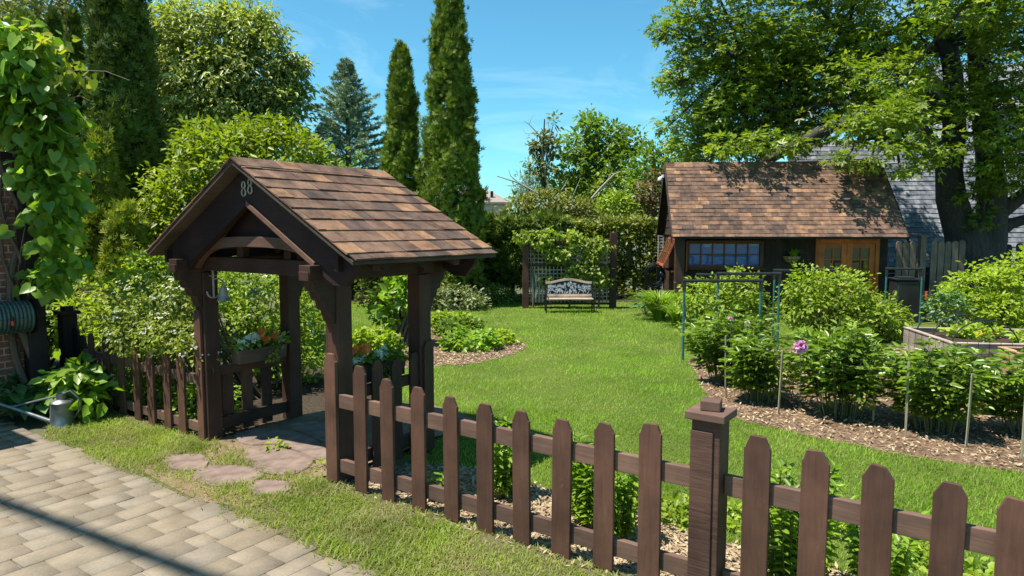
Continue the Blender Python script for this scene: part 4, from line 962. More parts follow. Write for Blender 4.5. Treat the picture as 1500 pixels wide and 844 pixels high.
for x, z in ((.19, 1.02), (.28, .92), (.38, .80), (.47, .62)): mb.box(x - .022, x + .022, -.045, -.033, .165, z)
mb.build('pale_pickets', M['pale_lattice'], tr)
gv = thing('grapevine', 'pale leaved grapevine trained along the top of the trellis', 'vine', (tx0 + .5, TY - .12, 0))
gb = [bl(px, py, TY - .15, r, r * .6, r * .8) for px, py, r in [(790, 352, .33), (765, 345, .22), (815, 372, .3), (805, 345, .25), (835, 348, .2), (860, 350, .16), (868, 372, .28), (880, 360, .24), (872, 395, .3), (845, 395, .2), (885, 410, .22), (830, 410, .18), (800, 410, .14), (850, 405, .2), (840, 360, .2)]]
lv, C = crown(gb, 330, 6, .11, .085, .08, 'heart', up=.5, out=.6, droop=.6); leaf_obj('foliage', [lv], M['l_grape'], gv)
mb = MB()
for k in range(3):
    x = tx0 + [.2, 1.2, 2.0][k]; mb.tube([(x, TY - .07, 0), (x + .05, TY - .09, .6), (x - .05, TY - .08, 1.2), (x + .1, TY - .1, 1.75)], [.03, .025, .02, .015], 7)
mb.tube([(tx0 - .15, TY - .1, 1.85), (tx0 + .8, TY - .12, 1.95), (tx0 + 1.6, TY - .1, 1.9), (tx0 + 2.3, TY - .12, 1.8)], .016, 6)
local(mb, gv).build('stems', M['stem'], gv, 0, True)

# ------------------------------------------------------------------ vegetable plot
def frame(lab, x, y, w, h, rz=0.0):
    t = thing('pipe_frame', lab, 'plant support', (x, y, 0), rz, 'pipe frames round the berry bushes')
    for xx in (0, w):
        mb = MB(); mb.tube([(xx, 0, 0), (xx, 0, h - .12)], .021, 10); mb.build('upright', M['teal_pipe'], t, 0, True)
        mb = MB(); mb.tube([(xx, 0, h - .16), (xx, 0, h - .0)], .031, 12); s = .12 if xx == 0 else -.12; mb.tube([(xx - s * .25, 0, h), (xx + s, 0, h)], .031, 12); mb.build('elbow', M['black_pipe'], t, 0, True)
    mb = MB(); mb.tube([(.1, 0, h), (w - .1, 0, h)], .026, 12); mb.build('top_bar', M['black_pipe'], t, 0, True)
a = G(1000, 528); frame('nearest black and teal pipe frame beside the lawn', a[0], a[1], 1.27, 1.335)
a = AT(1022, 403, 13.4); frame('second pipe frame half hidden behind the front berry bush', a[0], 13.4, 1.27, 1.29)
a = AT(1052, 402, 12.2); frame('pipe frame standing in the gap between the two berry bushes', a[0], 12.2, 1.10, 1.39)
a = AT(1135, 397, 13.8); frame('pipe frame in the middle of the right berry bush', a[0], 13.8, 1.24, 1.35)
a = AT(1299, 394, 15.6); frame('pipe frame around the black bin near the far fence', a[0], 15.6, .76, 1.28, R(-8))
kw = dict(inner=.35, up=.8, out=.5, droop=.25)
shrub('berry_bush', 'light green berry bush inside the nearest pipe frame', 'shrub', [bl(1045, 455, 12.6, .62, .55, .55), bl(1085, 425, 12.8, .42, .45, .4), bl(1030, 430, 12.8, .42, .4, .38), bl(1050, 490, 12.4, .6, .5, .35), bl(1105, 465, 12.9, .4, .45, .5)], 620, 8, .09, .075, .04, M['l_berry'], M['stem'], base=AT(1060, 500, 12.8) * np.array((1, 1, 0)), group='berry bushes in front of the shed', stems=30, **kw)
shrub('berry_bush', 'largest light green berry bush in front of the shed doors', 'shrub', [bl(1190, 425, 13.1, .5, .5, .45), bl(1235, 425, 13.3, .5, .5, .42), bl(1210, 455, 13.0, .7, .55, .45), bl(1260, 460, 13.1, .5, .5, .45), bl(1165, 450, 13.2, .32, .4, .4)], 640, 8, .09, .075, .04, M['l_berry'], M['stem'], base=AT(1215, 500, 13.2) * np.array((1, 1, 0)), group='berry bushes in front of the shed', stems=30, **kw)
shrub('berry_bush', 'low spreading berry bush at the right end of the row', 'shrub', [bl(1285, 455, 13.3, .5, .5, .38), bl(1310, 470, 13.3, .3, .35, .3), bl(1290, 480, 13.2, .5, .4, .3)], 260, 8, .09, .075, .04, M['l_berry'], M['stem'], base=AT(1288, 500, 13.3) * np.array((1, 1, 0)), group='berry bushes in front of the shed', stems=20, **kw)
shrub('broad_shrub', 'broad lime green shrub with layered branches behind the raised beds', 'shrub', [bl(1440, 420, 14.6, .7, .6, .5), bl(1490, 405, 14.8, .7, .6, .5), bl(1540, 400, 15, .9, .7, .7), bl(1405, 440, 14.4, .42, .45, .35), bl(1460, 455, 14.3, .8, .6, .4), bl(1520, 450, 14.3, .8, .6, .5), bl(1600, 420, 15, .8, .7, .7)], 1000, 9, .11, .09, .05, M['l_lime'], M['stem'], base=AT(1460, 490, 14.6) * np.array((1, 1, 0)), flat=.3, up=1.0, out=.3, inner=.4, stems=40)
shrub('grey_shrub', 'small blue green bush between the black bin and the raised bed', 'shrub', [bl(1385, 450, 14.0, .4, .35, .35)], 100, 8, .09, .07, .04, M['l_hosta'], M['stem'], base=AT(1385, 480, 14.0) * np.array((1, 1, 0)))

def peony(lab, c, r, h, n, buds=0, flowers=()):
    t = thing('peony', lab, 'plant', (c[0], c[1], 0), 0, 'peonies in the mulch bed'); mb = MB(); P = []; A = []; tips = []
    for i in range(n):
        a = random.random() * 6.283; q = math.sqrt(random.random()); ca, sa = math.cos(a), math.sin(a)
        b = np.array((c[0] + ca * r * .45 * q, c[1] + sa * r * .45 * q, 0)); hh = h * (1 - .28 * q * q) * random.uniform(.85, 1.06)
        e = np.array((c[0] + ca * r * q * 1.02, c[1] + sa * r * q * 1.02, hh)); m = (b + e) / 2 + np.array((-ca * r * .05, -sa * r * .05, h * .06)); mb.tube([b, m, e], [.006, .005, .003], 5, False); tips.append(e)
        ph = random.random() * 6.28
        for k in range(11):
            s = .27 + .73 * k / 10; p = (1 - s) ** 2 * b + 2 * s * (1 - s) * m + s * s * e; w = ph + k * 2.4
            d = np.array((math.cos(w) + ca * q * .8, math.sin(w) + sa * q * .8, .25 + .3 * (s > .9)))
            for j in (-.65, -.2, .2, .65):
                cj, sj = math.cos(j), math.sin(j); dd = np.array((d[0] * cj - d[1] * sj, d[0] * sj + d[1] * cj, d[2] * .6)); P.append(p + dd * .05); A.append(dd + np.array((0, 0, -.15)))
    P = np.array(P); A = np.array(A); no = nrm(np.array((0, 0, 1.)) + .4 * rng.normal(size=P.shape) + .35 * nrm(A)); s = .7 + .5 * rng.random(len(P))
    leaf_obj('foliage', [inst('oval', P, A + .2 * rng.normal(size=A.shape), no, .125 * s, .04 * s)], M['l_peony'], t); local(mb, t).build('stems', M['green_stem'], t)
    if buds:
        for e in tips[:buds]:
            bm_ = MB(); bm_.lathe([(0, -.012), (.012, -.006), (.015, .006), (.008, .018), (0, .022)], tuple(e + np.array((0, 0, .05))), 7); bm_.tube([e - np.array((0, 0, .03)), e + np.array((0, 0, .04))], .003, 5)
            local(bm_, t).build('bud', M['l_lettuce'], t, 0, True)
    for p, k, sz in flowers:
        m = 60; d = nrm(rng.normal(size=(m, 3)) + np.array((0, -.5, .45))); pos = np.array(p) + d * sz * .18 * (1 + .3 * rng.normal(size=(m, 1)))
        leaf_obj('flower', [inst('oval', pos, nrm(d + .5 * rng.normal(size=(m, 3))), nrm(np.array((0, -.5, .8)) + .6 * rng.normal(size=(m, 3))), sz * .42, sz * .36)], M[k], t)
        mb = MB(); mb.tube([np.array((p[0] + .03, p[1] + .03, p[2] - .45)), np.array((p[0] + .01, p[1], p[2] - .2)), np.array(p)], .004, 5); local(mb, t).build('flower_stem', M['green_stem'], t)
peony('dark peony clump with small pink flowers nearest the pipe frame', G(1082, 575) + np.array((.05, .65, 0)), .54, 1.04, 42, 8, [(AT(1070, 467, 8.9), 'p_pink', .055), (AT(1095, 474, 8.9), 'p_cream', .07)])
peony('smaller peony clump in front, left of the tall pale stake', G(1118, 598) + np.array((.08, .32, 0)), .42, .82, 34, 3)
peony('large peony clump with one open pink flower on its left side', G(1243, 622) + np.array((.08, .34, 0)), .53, 1.08, 48, 8, [(AT(1172, 508, 7.45), 'p_pink', .135)])
peony('bright peony clump between three pale stakes at the right', G(1388, 645) + np.array((.1, .34, 0)), .52, .93, 48, 5)
peony('peony clump cut off by the right edge of the photo', G(1520, 650) + np.array((.15, .3, 0)), .5, .92, 40, 5)
peony('peony clump behind the others in front of the raised bed', G(1395, 585) + np.array((.0, .2, 0)), .40, .52, 22, 14)
def lily(lab, c, r, h, n, w=.022):
    t = thing('daylily', lab, 'plant', (c[0], c[1], 0)); a = rng.random(n) * 6.283; q = .3 + .7 * rng.random(n)
    base = np.array((c[0], c[1], 0.)) + np.stack((np.cos(a) * .12 * rng.random(n), np.sin(a) * .12 * rng.random(n), np.zeros(n)), 1)
    V, F = blades(base, h * (1.1 + .5 * rng.random(n)), np.full(n, w), np.stack((np.cos(a), np.sin(a)), 1) * (r * q)[:, None], 6, .95)
    leaf_obj('foliage', [(V, F)], M['l_lily'], t)
lily('daylily with long arching leaves behind the pink flower', AT(1205, 520, 9.6)[:2], .75, .85, 150)
lily('daylily with yellow green leaves behind the middle peonies', AT(1270, 520, 9.3)[:2], .6, .75, 100)
lily('bright daylily clump on the lawn at the shed corner', AT(965, 466, 16.3)[:2], .95, .78, 420, .036)
lily('second daylily clump in front of the berry bush by the shed', AT(992, 474, 15.2)[:2], .6, .6, 220, .032)
hosta('blue hosta beside the daylily at the shed corner', AT(945, 450, 17.2)[:2], .38, .42, 50, .16)
for lab, px, y0, y1, dy, w in [('tall pale stake in front of the smaller peony clump', 1140, 513, 608, 0, .026), ('pale stake in the large peony clump', 1279, 527, 618, 0, .022), ('pale stake between the two biggest peonies', 1326, 530, 642, 0, .022), ('pale stake in front of the bright peony clump', 1415, 547, 656, 0, .026),
                          ('short pale stake at the left of the first peony clump', 1063, 492, 585, 0, .022), ('thin pale stake behind the smaller peony clump', 1088, 503, 572, 0, .02), ('short wooden stake behind the tall pale stake', 1121, 500, 560, 0, .03), ('pale stake at the right edge of the photo', 1497, 560, 672, 0, .024)]:
    c = G(px, y1); d = c[1]; top = AT(px, y0, d)[2]
    mb = MB(); mb.box(-w / 2, w / 2, -.006, .006, 0, top); o = mb.build('garden_stake', M['pale_stake'], None, .002); o.location = (c[0], c[1], 0); o.rotation_euler = (R(random.uniform(-2, 2)), R(random.uniform(-1.5, 1.5)), R(random.uniform(-30, 30)))
    tag(o, lab, 'stake', 'stakes in the peony bed')

def raised(lab, c, rz, L, D, h, mat, hoops, mesh=True):
    t = thing('raised_bed', lab, 'raised bed', (c[0], c[1], 0), rz, 'raised vegetable beds'); k = 3; bh_ = h / k
    for i in range(k):
        z0, z1 = i * bh_ + .002, (i + 1) * bh_ - .002
        MB().box(0, L, 0, .04, z0, z1).build('board', mat, t, .004); MB().box(0, L, D - .04, D, z0, z1).build('board', mat, t, .004)
        MB().box(0, .04, .041, D - .041, z0, z1).build('board', mat, t, .004); MB().box(L - .04, L, .041, D - .041, z0, z1).build('board', mat, t, .004)
    mb = MB(); mb.box(-.012, L + .012, -.012, .07, h, h + .022); mb.box(-.012, L + .012, D - .07, D + .012, h, h + .022); mb.box(-.012, .07, .071, D - .071, h, h + .022); mb.box(L - .07, L + .012, .071, D - .071, h, h + .022); mb.build('rim', mat, t, .004)
    MB().box(.042, L - .042, .042, D - .042, .02, h - .06).build('soil', M['soil'], t)
    for y in hoops:
        mb = MB(); mb.tube([(.08 + .50 * (1 - math.cos(a)), y, h - .1 + .46 * math.sin(a)) for a in np.linspace(0, math.pi, 20)], .011, 8); mb.build('hoop', M['black_pipe'], t, 0, True)
    if mesh:
        mb = MB()
        for x in np.arange(.05, 1.0, .16): mb.tube([(x, -.03, .02), (x, -.03, h + .04)], .004, 4)
        for z in (.1, .25, .40): mb.tube([(.0, -.034, z), (1.0, -.034, z)], .004, 4)
        for y in np.arange(.2, D, .25): mb.tube([(-.03, y, .02), (-.03, y, h + .02)], .004, 4)
        mb.build('wire_mesh', M['iron'], t)
    return t
rz = R(-8)
c = G(1392, 541); raised('long weathered grey raised bed with black hoops', c, rz, 2.6, 1.75, .40, M['grey_wood'], (.2, .85, 1.45))
def wloc(c, rz, x, y, z): return np.array((c[0] + x * math.cos(rz) - y * math.sin(rz), c[1] + x * math.sin(rz) + y * math.cos(rz), z))
c2 = G(1448, 552) + np.array((.05, -.9, 0)); raised('nearer raised bed with tan boards at the right edge', c2, rz, 2.2, 1.0, .42, M['tan_wood'], (.6,), False)
for lab, cc, x, y, mat, n, s in [('lettuce row at the back of the long raised bed', c, .9, 1.2, 'l_lettuce', 90, .5), ('lettuces along the right side of the long raised bed', c, 1.6, .6, 'l_lettuce', 80, .45), ('leafy seedlings in the nearer raised bed', c2, .8, .5, 'l_lettuce', 90, .5)]:
    p = wloc(cc, rz, x, y, .43); shrub('lettuce_row', lab, 'vegetables', [(p, (s, .16, .10))], n, 5, .05, .09, .06, M[mat], M['green_stem'], base=(p[0], p[1], .36), up=.9, zmin=.36, stems=0)
for lab, x, y in [('orange marigold in the middle of the long raised bed', .75, .45), ('yellow marigold at the right of the long raised bed', 1.25, .12)]:
    p = wloc(c, rz, x, y, .44); shrub('marigold', lab, 'flower', [(p, (.13, .12, .07))], 22, 5, .04, .05, .025, M['l_mid'], M['green_stem'], base=(p[0], p[1], .36), flowers=(M['p_yellow'], 9, .025), zmin=.36, stems=4, sr=.003)
# ------------------------------------------------------------------ shed
SX, SY, SYAW = 4.033, 17.2, .101
def glass_mat(name, c=(.012, .016, .022), ior=1.9):
    m, nt, b, out = new_mat(name); b.inputs['Base Color'].default_value = (*c, 1); b.inputs['Roughness'].default_value = .03; b.inputs['IOR'].default_value = ior
    n = noise(nt, coords(nt), 1.6, 2); bump(nt, b, n.outputs[0], .04, .05); return m
M['glass'] = glass_mat('sky_blue_window_glass', (.03, .11, .36), 1.8)  # blue base colour stands in for reflected sky
M['door_glass'] = glass_mat('dark_door_glass', (.05, .045, .02), 1.8)  # olive base colour stands in for reflected foliage
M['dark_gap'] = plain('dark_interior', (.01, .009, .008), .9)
sh = thing('garden_shed', 'dark brown garden shed with brown shingle roof and orange wooden double doors', 'shed', (SX, SY, 0), -SYAW)
LS, HD, ZE, ZR = 5.63, 1.775, 2.0, 3.968
fy = .50; by = 3.15; lx = .20; rx_ = 5.38
wx0, wx1, wz0, wz1 = .50, 2.26, 1.26, 1.80
dx0, dx1, dz1 = 3.62, 5.16, 1.93
slope = (ZR - ZE) / HD
zf = lambda y: ZE + slope * min(y, 2 * HD - y) - .06
mb = MB()                                                     # front wall of vertical boards, real openings
def fbox(x0, x1, z0, z1): 
    x = x0
    while x < x1 - .01:
        w = min(.14, x1 - x); mb.box(x + .002, x + w - .002, fy + random.uniform(0, .004), fy + .06, z0, z1); x += w
zt = zf(fy) - .02
fbox(lx, wx0, 0, zt); fbox(wx0, wx1, 0, wz0); fbox(wx0, wx1, wz1, zt); fbox(wx1, dx0, 0, zt); fbox(dx0, dx1, dz1, zt); fbox(dx1, rx_, 0, zt)
mb.build('front_wall', M['shed_wall'], sh)
mb = MB(); mb.box(lx + .06, rx_ - .06, fy + .10, fy + .12, .02, zt); mb.build('dark_backing', M['dark_gap'], sh)  # near-black sheet stands in for the unlit room behind the front
mb = MB()
mb.prism([(fy + .061, 0), (by, 0), (by, zf(by)), (HD, zf(HD)), (fy + .061, zf(fy + .061))], (lx, lx + .05), lambda a, b, t: (t, a, b))
mb.prism([(fy + .061, 0), (by, 0), (by, zf(by)), (HD, zf(HD)), (fy + .061, zf(fy + .061))], (rx_ - .05, rx_), lambda a, b, t: (t, a, b)); mb.box(lx + .051, rx_ - .051, by - .05, by, 0, zf(by) - .02)
mb.build('side_wall', M['shed_side'], sh)
mb = MB(); z = 2.02                                           # clapboards in the gable
while z < ZR - .25:
    z1 = min(z + .21, ZR - .12); a = max(.15, HD - (ZR - .05 - z) / slope); a1 = max(.15, HD - (ZR - .05 - z1) / slope)
    mb.prism([(a, z), (2 * HD - a, z), (2 * HD - a1, z1), (a1, z1)], (0, 1), lambda p, q, t: (lx - .035 + (t * .03) + (q - z) * .07, p, q)); z += .205
mb.build('gable_siding', M['shed_side'], sh)
MB().box(.10, .33, .13, .36, 0, zf(.25) - .03).build('corner_post', M['shed_side'], sh, .008)
MB().box(.10, rx_, .14, .30, zf(.2) - .19, zf(.2) - .055).build('eave_beam', M['shed_trim'], sh, .004)
# window
mb = MB()
for q in ((wx0 - .09, wx0, wz0 - .08, wz1 + .09), (wx1, wx1 + .09, wz0 - .08, wz1 + .09), (wx0, wx1, wz1, wz1 + .09), (wx0, wx1, wz0 - .08, wz0)): mb.box(q[0], q[1], fy - .05, fy - .002, q[2], q[3])
wf = mb.build('window', M['shed_trim'], sh, .004)
MB().box(wx0 - .14, wx1 + .14, fy - .12, fy - .052, wz0 - .12, wz0 - .075).build('sill', M['shed_trim'], wf, .004)
mb = MB(); n = 6
for i in range(1, n): x = wx0 + (wx1 - wx0) * i / n; mb.box(x - .014, x + .014, fy - .02, fy + .01, wz0, wz1)
for a, b in [(wx0 + (wx1 - wx0) * i / n + .015, wx0 + (wx1 - wx0) * (i + 1) / n - .015) for i in range(n)]: mb.box(a, b, fy - .019, fy + .009, (wz0 + wz1) / 2 - .012, (wz0 + wz1) / 2 + .012)
mb.build('glazing_bars', M['shed_trim'], wf); MB().box(wx0 + .002, wx1 - .002, fy + .015, fy + .022, wz0 + .002, wz1 - .002).build('pane', M['glass'], wf)
# red open sash at the corner
MB().box(.375, .40, fy - .30, fy - .055, 1.10, 1.85).build('side_sash', M['red_sash'], sh, .004)
# awning sash on the left side
sw = MB().box(lx - .03, lx - .002, .42, 2.06, 1.10, 1.98); sw = sw.build('side_window', M['shed_trim'], sh, .004)
Ma = Matrix.Translation((lx - .04, .46, 1.94)) @ Matrix.Rotation(R(24), 4, 'Y')
mb = MB(); 
for q in ((0, .07, -.80, 0), (1.45, 1.52, -.80, 0)): mb.box(-.02, .02, q[0], q[1], q[2], q[3], Ma)
for q in ((-.05, 0), (-.80, -.73), (-.42, -.39)): mb.box(-.019, .019, .071, 1.449, q[0], q[1], Ma)
for y in (.42, .76, 1.10): mb.box(-.012, .012, y - .022, y + .022, -.729, -.051, Ma)
mb.build('awning_sash', M['red_sash'], sw, .002); mb = MB(); mb.box(-.003, .003, .071, 1.449, -.729, -.051, Ma); mb.build('pane', M['door_glass'], sw)
MB().box(lx - .034, lx - .0305, .47, 2.01, 1.16, 1.92).build('opening', M['red_sash'], sw)
MB().box(lx - .16, lx - .031, .38, 2.10, 1.06, 1.097).build('sill', M['shed_trim'], sw, .004)
# doors
mb = MB()
for q in ((dx0, dx0 + .09, 0, dz1), (dx1 - .09, dx1, 0, dz1), (dx0 + .091, dx1 - .091, dz1 - .10, dz1)): mb.box(q[0], q[1], fy - .06, fy + .03, q[2], q[3])
mb.build('door_frame', M['orange_door'], sh, .004)
dm = (dx0 + dx1) / 2
for a, b in ((dx0 + .095, dm - .003), (dm + .003, dx1 - .095)):
    mb = MB(); z0, z1 = .03, dz1 - .105; st = .13
    mb.box(a, a + st, fy - .03, fy + .01, z0, z1); mb.box(b - st, b, fy - .03, fy + .01, z0, z1)
    mb.box(a + st, b - st, fy - .03, fy + .01, z1 - .12, z1); mb.box(a + st, b - st, fy - .03, fy + .01, z0, z0 + .24); mb.box(a + st, b - st, fy - .02, fy + .0, z0 + .24, z0 + .72); mb.box(a + st, b - st, fy - .03, fy + .01, z0 + .72, z0 + .82)
    g0, g1 = z0 + .82, z1 - .12; xm = (a + b) / 2; mb.box(xm - .013, xm + .013, fy - .026, fy + .006, g0, g1)
    for k in (1, 2): zz = g0 + (g1 - g0) * k / 3; mb.box(a + st, xm - .0131, fy - .025, fy + .005, zz - .012, zz + .012); mb.box(xm + .0131, b - st, fy - .025, fy + .005, zz - .012, zz + .012)
    d = mb.build('door', M['orange_door'], sh, .003)
    MB().box(a + st + .001, b - st - .001, fy + .006, fy + .0095, g0 + .001, g1 - .001).build('pane', M['door_glass'], d)
    xh = b - .05 if b < dm else a + .05; mb = MB(); mb.tube([(xh, fy - .032, 1.0), (xh, fy - .07, 1.0), (xh + .07 * (-1 if b < dm else 1), fy - .07, 1.0)], .009, 8); mb.build('handle', M['iron'], d, 0, True)
# roof
sl2 = math.hypot(HD, ZR - ZE); c2_, s2_ = HD / sl2, (ZR - ZE) / sl2
dk = MB()
for s in (-1, 1): dk.prism([(HD, ZR - .012), (HD + s * (HD - .012), ZE - .012), (HD + s * (HD - .012), ZE - .06), (HD, ZR - .075)], (.012, LS - .012), lambda a, b, t: (t, a, b))
dk.build('roof_deck', M['board'], sh)
sv, sf = [], []
for s in (-1, 1):
    f = lambda d, y, n, s=s: (y, HD + s * (d * c2_ + n * s2_), ZR - d * s2_ + n * c2_)
    a, b = shingles(sl2 + .02, LS, .142, (.14, .36), .012, f); k = len(sv); sv += a; sf += [tuple(i + k for i in q) for q in b]
mb = MB(); mb.add(sv, sf); y = 0
while y < LS:
    y1 = min(y + .24, LS)
    for s in (-1, 1): mb.prism([(HD, ZR + .03), (HD + s * .12, ZR + .03 - .12 * s2_ / c2_), (HD + s * .12, ZR + .016 - .12 * s2_ / c2_), (HD, ZR + .016)], (y, y1 - .004), lambda a, b, t: (t, a, b))
    y = y1
mb.build('roof', M['roof'], sh)
for x0 in (-.03, LS - .0):
    for s in (-1, 1):
        q = [(HD, ZR - .17), (HD + s * HD, ZE - .17)]; h = [(HD, ZR - .0), (HD + s * HD, ZE - .0)]
        if s < 0: q, h = q[::-1], h[::-1]
        strip(q, h, (x0, x0 + .03), lambda a, b, t: (t, a, b)).build('bargeboard', M['board'], sh, .003)
mb = MB(); mb.box(-.10, -.031, HD - .05, HD + .05, 3.58, 3.66); lp = mb.build('security_light', M['white'], sh, .008)
mb = MB()
for y in (-.085, .085): mb.lathe([(.02, .05), (.055, .03), (.065, -.02), (.06, -.05), (.0, -.045)], (-.13, HD + y, 3.56), 14)
mb.build('lamp_head', M['white'], lp, 0, True)

def sloc(x, y, z=0): return np.array((SX + x * math.cos(SYAW) + y * math.sin(SYAW), SY - x * math.sin(SYAW) + y * math.cos(SYAW), z))
p = sloc(3.05, fy - .02, 1.50)
hb = thing('hanging_basket', 'half round coconut wall basket with a fern between window and doors', 'planter', tuple(p), -SYAW)
mb = MB(); V = []; 
for i in range(9):
    a = math.pi * i / 8
    for j in range(9): b = math.pi / 2 * j / 8; V.append((-.21 * math.cos(a) * math.cos(b), -.2 * math.sin(a) * math.cos(b), -.2 * math.sin(b)))
mb.add(V, [(i * 9 + j, (i + 1) * 9 + j, (i + 1) * 9 + j + 1, i * 9 + j + 1) for i in range(8) for j in range(8)]); mb.build('liner', M['coco'], hb, 0, True)
mb = MB()
for z, r in ((.0, .215), (-.09, .195), (-.16, .13)): mb.tube([(-r * math.cos(a), -r * math.sin(a) * .97 - .004, z) for a in np.linspace(0, math.pi, 16)], .005, 5)
for a in np.linspace(.3, 2.84, 6): mb.tube([(-.212 * math.cos(a) * math.cos(b), -.21 * math.sin(a) * math.cos(b), -.21 * math.sin(b)) for b in np.linspace(0, 1.5, 8)], .004, 5)
mb.tube([(0, -.0, .3), (-.2, -.0, .0)], .003, 4); mb.tube([(0, -.0, .3), (.2, -.0, .0)], .003, 4); mb.build('wire_frame', M['iron'], hb)
n = 46; a = rng.random(n) * math.pi; V, F = blades(np.tile(p + np.array((0, -.08, -.01)), (n, 1)) + rng.normal(size=(n, 3)) * np.array((.05, .02, .0)), .14 + .2 * rng.random(n), np.full(n, .04), np.stack((np.cos(a), -np.sin(a) * .6), 1) * .33 * (.5 + .5 * rng.random(n))[:, None], 4, .8); leaf_obj('fern', [(V, F)], M['l_bright'], hb)
# narrow trellis and coil of hose on the left side
p = sloc(lx - .13, by + .0)
nt_ = thing('narrow_trellis', 'narrow pale lattice strip standing at the back corner of the shed', 'trellis', tuple(p), -SYAW); mb = MB()
for x in (-.07, .07): mb.box(x - .012, x + .012, -.008, .008, 0, 2.0)
for z in np.arange(.1, 2.0, .085): mb.box(-.10, .10, .009, .017, z - .017, z + .017)
mb.build('slats', M['pale_lattice'], nt_)
p = sloc(lx - .38, 1.35); hc = thing('hose_post', 'dark coil of wire and hose hung on a post beside the shed', 'hose coil', tuple(p), -SYAW)
MB().box(-.05, .05, -.05, .05, 0, 1.15).build('post', M['dark_post'], hc, .005)
mb = MB()
for i in range(14):
    r = random.uniform(.17, .30); ox, oz = random.uniform(-.05, .02), random.uniform(-.06, .03); mb.tube([(ox - .08 + r * math.cos(a) * .9, -.07 - .008 * (i % 5), .95 + oz + r * math.sin(a) * 1.1) for a in np.linspace(0, 6.283, 24)], .010, 6, False)
mb.build('coil', M['iron'], hc, 0, True); mb = MB(); mb.tube([(.02, -.11, .98), (.16, -.13, .93)], .07, 14); mb.build('reel_hub', M['iron'], hc, .01)

# ------------------------------------------------------------------ bin and fence behind
p = AT(1323, 455, 16.1); bn2 = thing('compost_bin', 'tall black plastic bin inside the pipe frame by the far fence', 'bin', (p[0], 16.1, 0), R(-8))
mb = MB(); mb.prism([(-.30, 0), (.30, 0), (.25, .98), (-.25, .98)], (0, 1), lambda a, b, t: (a, (t - .5) * (.6 - .1 * b), b))
bo = mb.build('body', M['black_bin'], bn2, .04)
mb = MB(); mb.box(-.28, .28, -.28, .28, .985, 1.03); mb.box(-.18, .18, -.18, .18, 1.031, 1.06); mb.build('lid', M['black_bin'], bn2, .015)
mb = MB(); mb.tube([(.42, -.1, .45), (.42, -.1, .72)], .03, 8); o = mb.build('stake_flag', M['red'], None, 0, True); o.location = (p[0] + .05, 16.1, .0); tag(o, 'small red marker beside the black bin', 'marker'); MBs = MB(); MBs.tube([(.42, -.1, 0), (.42, -.1, .449)], .012, 6); MBs.build('marker_stem', M['iron'], o)
M['old_fence'] = wood_mat('old_grey_brown_fence', (.20, .145, .11), .3, .8)
def back_fence(lab, x0, x1, y, z1, w, gap, mat, posts, low=None):
    t = thing('boundary_fence', lab, 'fence', (x0, y, 0)); x = 0
    while x < x1 - x0:
        if not any(abs(x - q) < .16 for q in posts):
            mb = MB(); picket(mb, x, 0, .05, z1 + random.uniform(-.02, .02), w, .025, 'round'); mb.build('picket', mat, t)
        x += w + gap
    for z in (.35, z1 - .62):
        MB().box(-.1, x1 - x0, .001, .045, z, z + .1).build('rail', mat, t)
    for q in posts:
        pp = MB().box(q - .08, q + .08, -.06, .10, 0, z1 + .10).build('post', mat, t, .006); MB().box(q - .11, q + .11, -.09, .13, z1 + .101, z1 + .14).build('cap', mat, pp, .005)
back_fence('brown round topped picket fence with a post between shed and maple trunk', 10.75, 12.6, 19.0, 1.86, .165, .03, M['old_fence'], [.66])
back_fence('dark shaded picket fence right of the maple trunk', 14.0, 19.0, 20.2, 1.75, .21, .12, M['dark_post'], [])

# ------------------------------------------------------------------ houses behind
gh = thing('slate_house', 'outbuilding with a steep grey shingle roof behind the maple', 'house', (10.2, 22.6, 0), R(-3))
MB().box(.2, 8.8, .3, 5.6, 0, .9).build('wall', M['dark_post'], gh)
Lr = 5.4; ang = R(60); f = lambda d, y, n: (y, 3.0 - (d * math.cos(ang) + n * math.sin(ang)) , 5.35 - d * math.sin(ang) + n * math.cos(ang))
a, b = shingles(Lr, 9.0, .19, (.16, .34), .02, f, .012); mb = MB(); mb.add(a, b)
f = lambda d, y, n: (y, 3.0 + (d * math.cos(ang) + n * math.sin(ang)), 5.35 - d * math.sin(ang) + n * math.cos(ang))
a, b = shingles(Lr, 9.0, .19, (.4, .8), .02, f, .012); mb.add(a, b); mb.build('roof', M['slate'], gh)
mb = MB(); mb.prism([(0.02, .74), (3.0, 5.28), (5.98, .74)], (.05, .2), lambda p, q, t: (t, p, q)); mb.prism([(0.02, .74), (3.0, 5.28), (5.98, .74)], (8.8, 8.95), lambda p, q, t: (t, p, q)); mb.build('gable_wall', plain('dark_grey_gable', (.07, .075, .085), .8), gh)
wh = thing('pale_house', 'pale grey sided house with a window at the right edge behind the maple', 'house', (20.5, 30, 0)); M['siding'] = wood_mat('pale_grey_siding', (.42, .43, .44), .12, .7, 'x')
mb = MB()
for i in range(36): mb.prism([(0, i * .2), (-.02, i * .2), (-.002, i * .2 + .2), (0, i * .2 + .2)], (0, 12), lambda p, q, t: (t, p, q))
mb.box(0, 12, .001, 8, 0, 7.2); mb.build('wall', M['siding'], wh)
mb = MB(); mb.prism([(-.4, 7.15), (4, 10), (8.4, 7.15), (8.4, 7.3), (4, 10.15), (-.4, 7.3)], (-.4, 12.4), lambda p, q, t: (t, p, q)); mb.build('roof', M['slate'], wh)
mb = MB(); mb.box(1.6, 2.9, -.06, -.022, 3.2, 4.9); w = mb.build('window', M['white'], wh); MB().box(1.7, 2.8, -.068, -.061, 3.3, 4.8).build('pane', M['glass'], w)
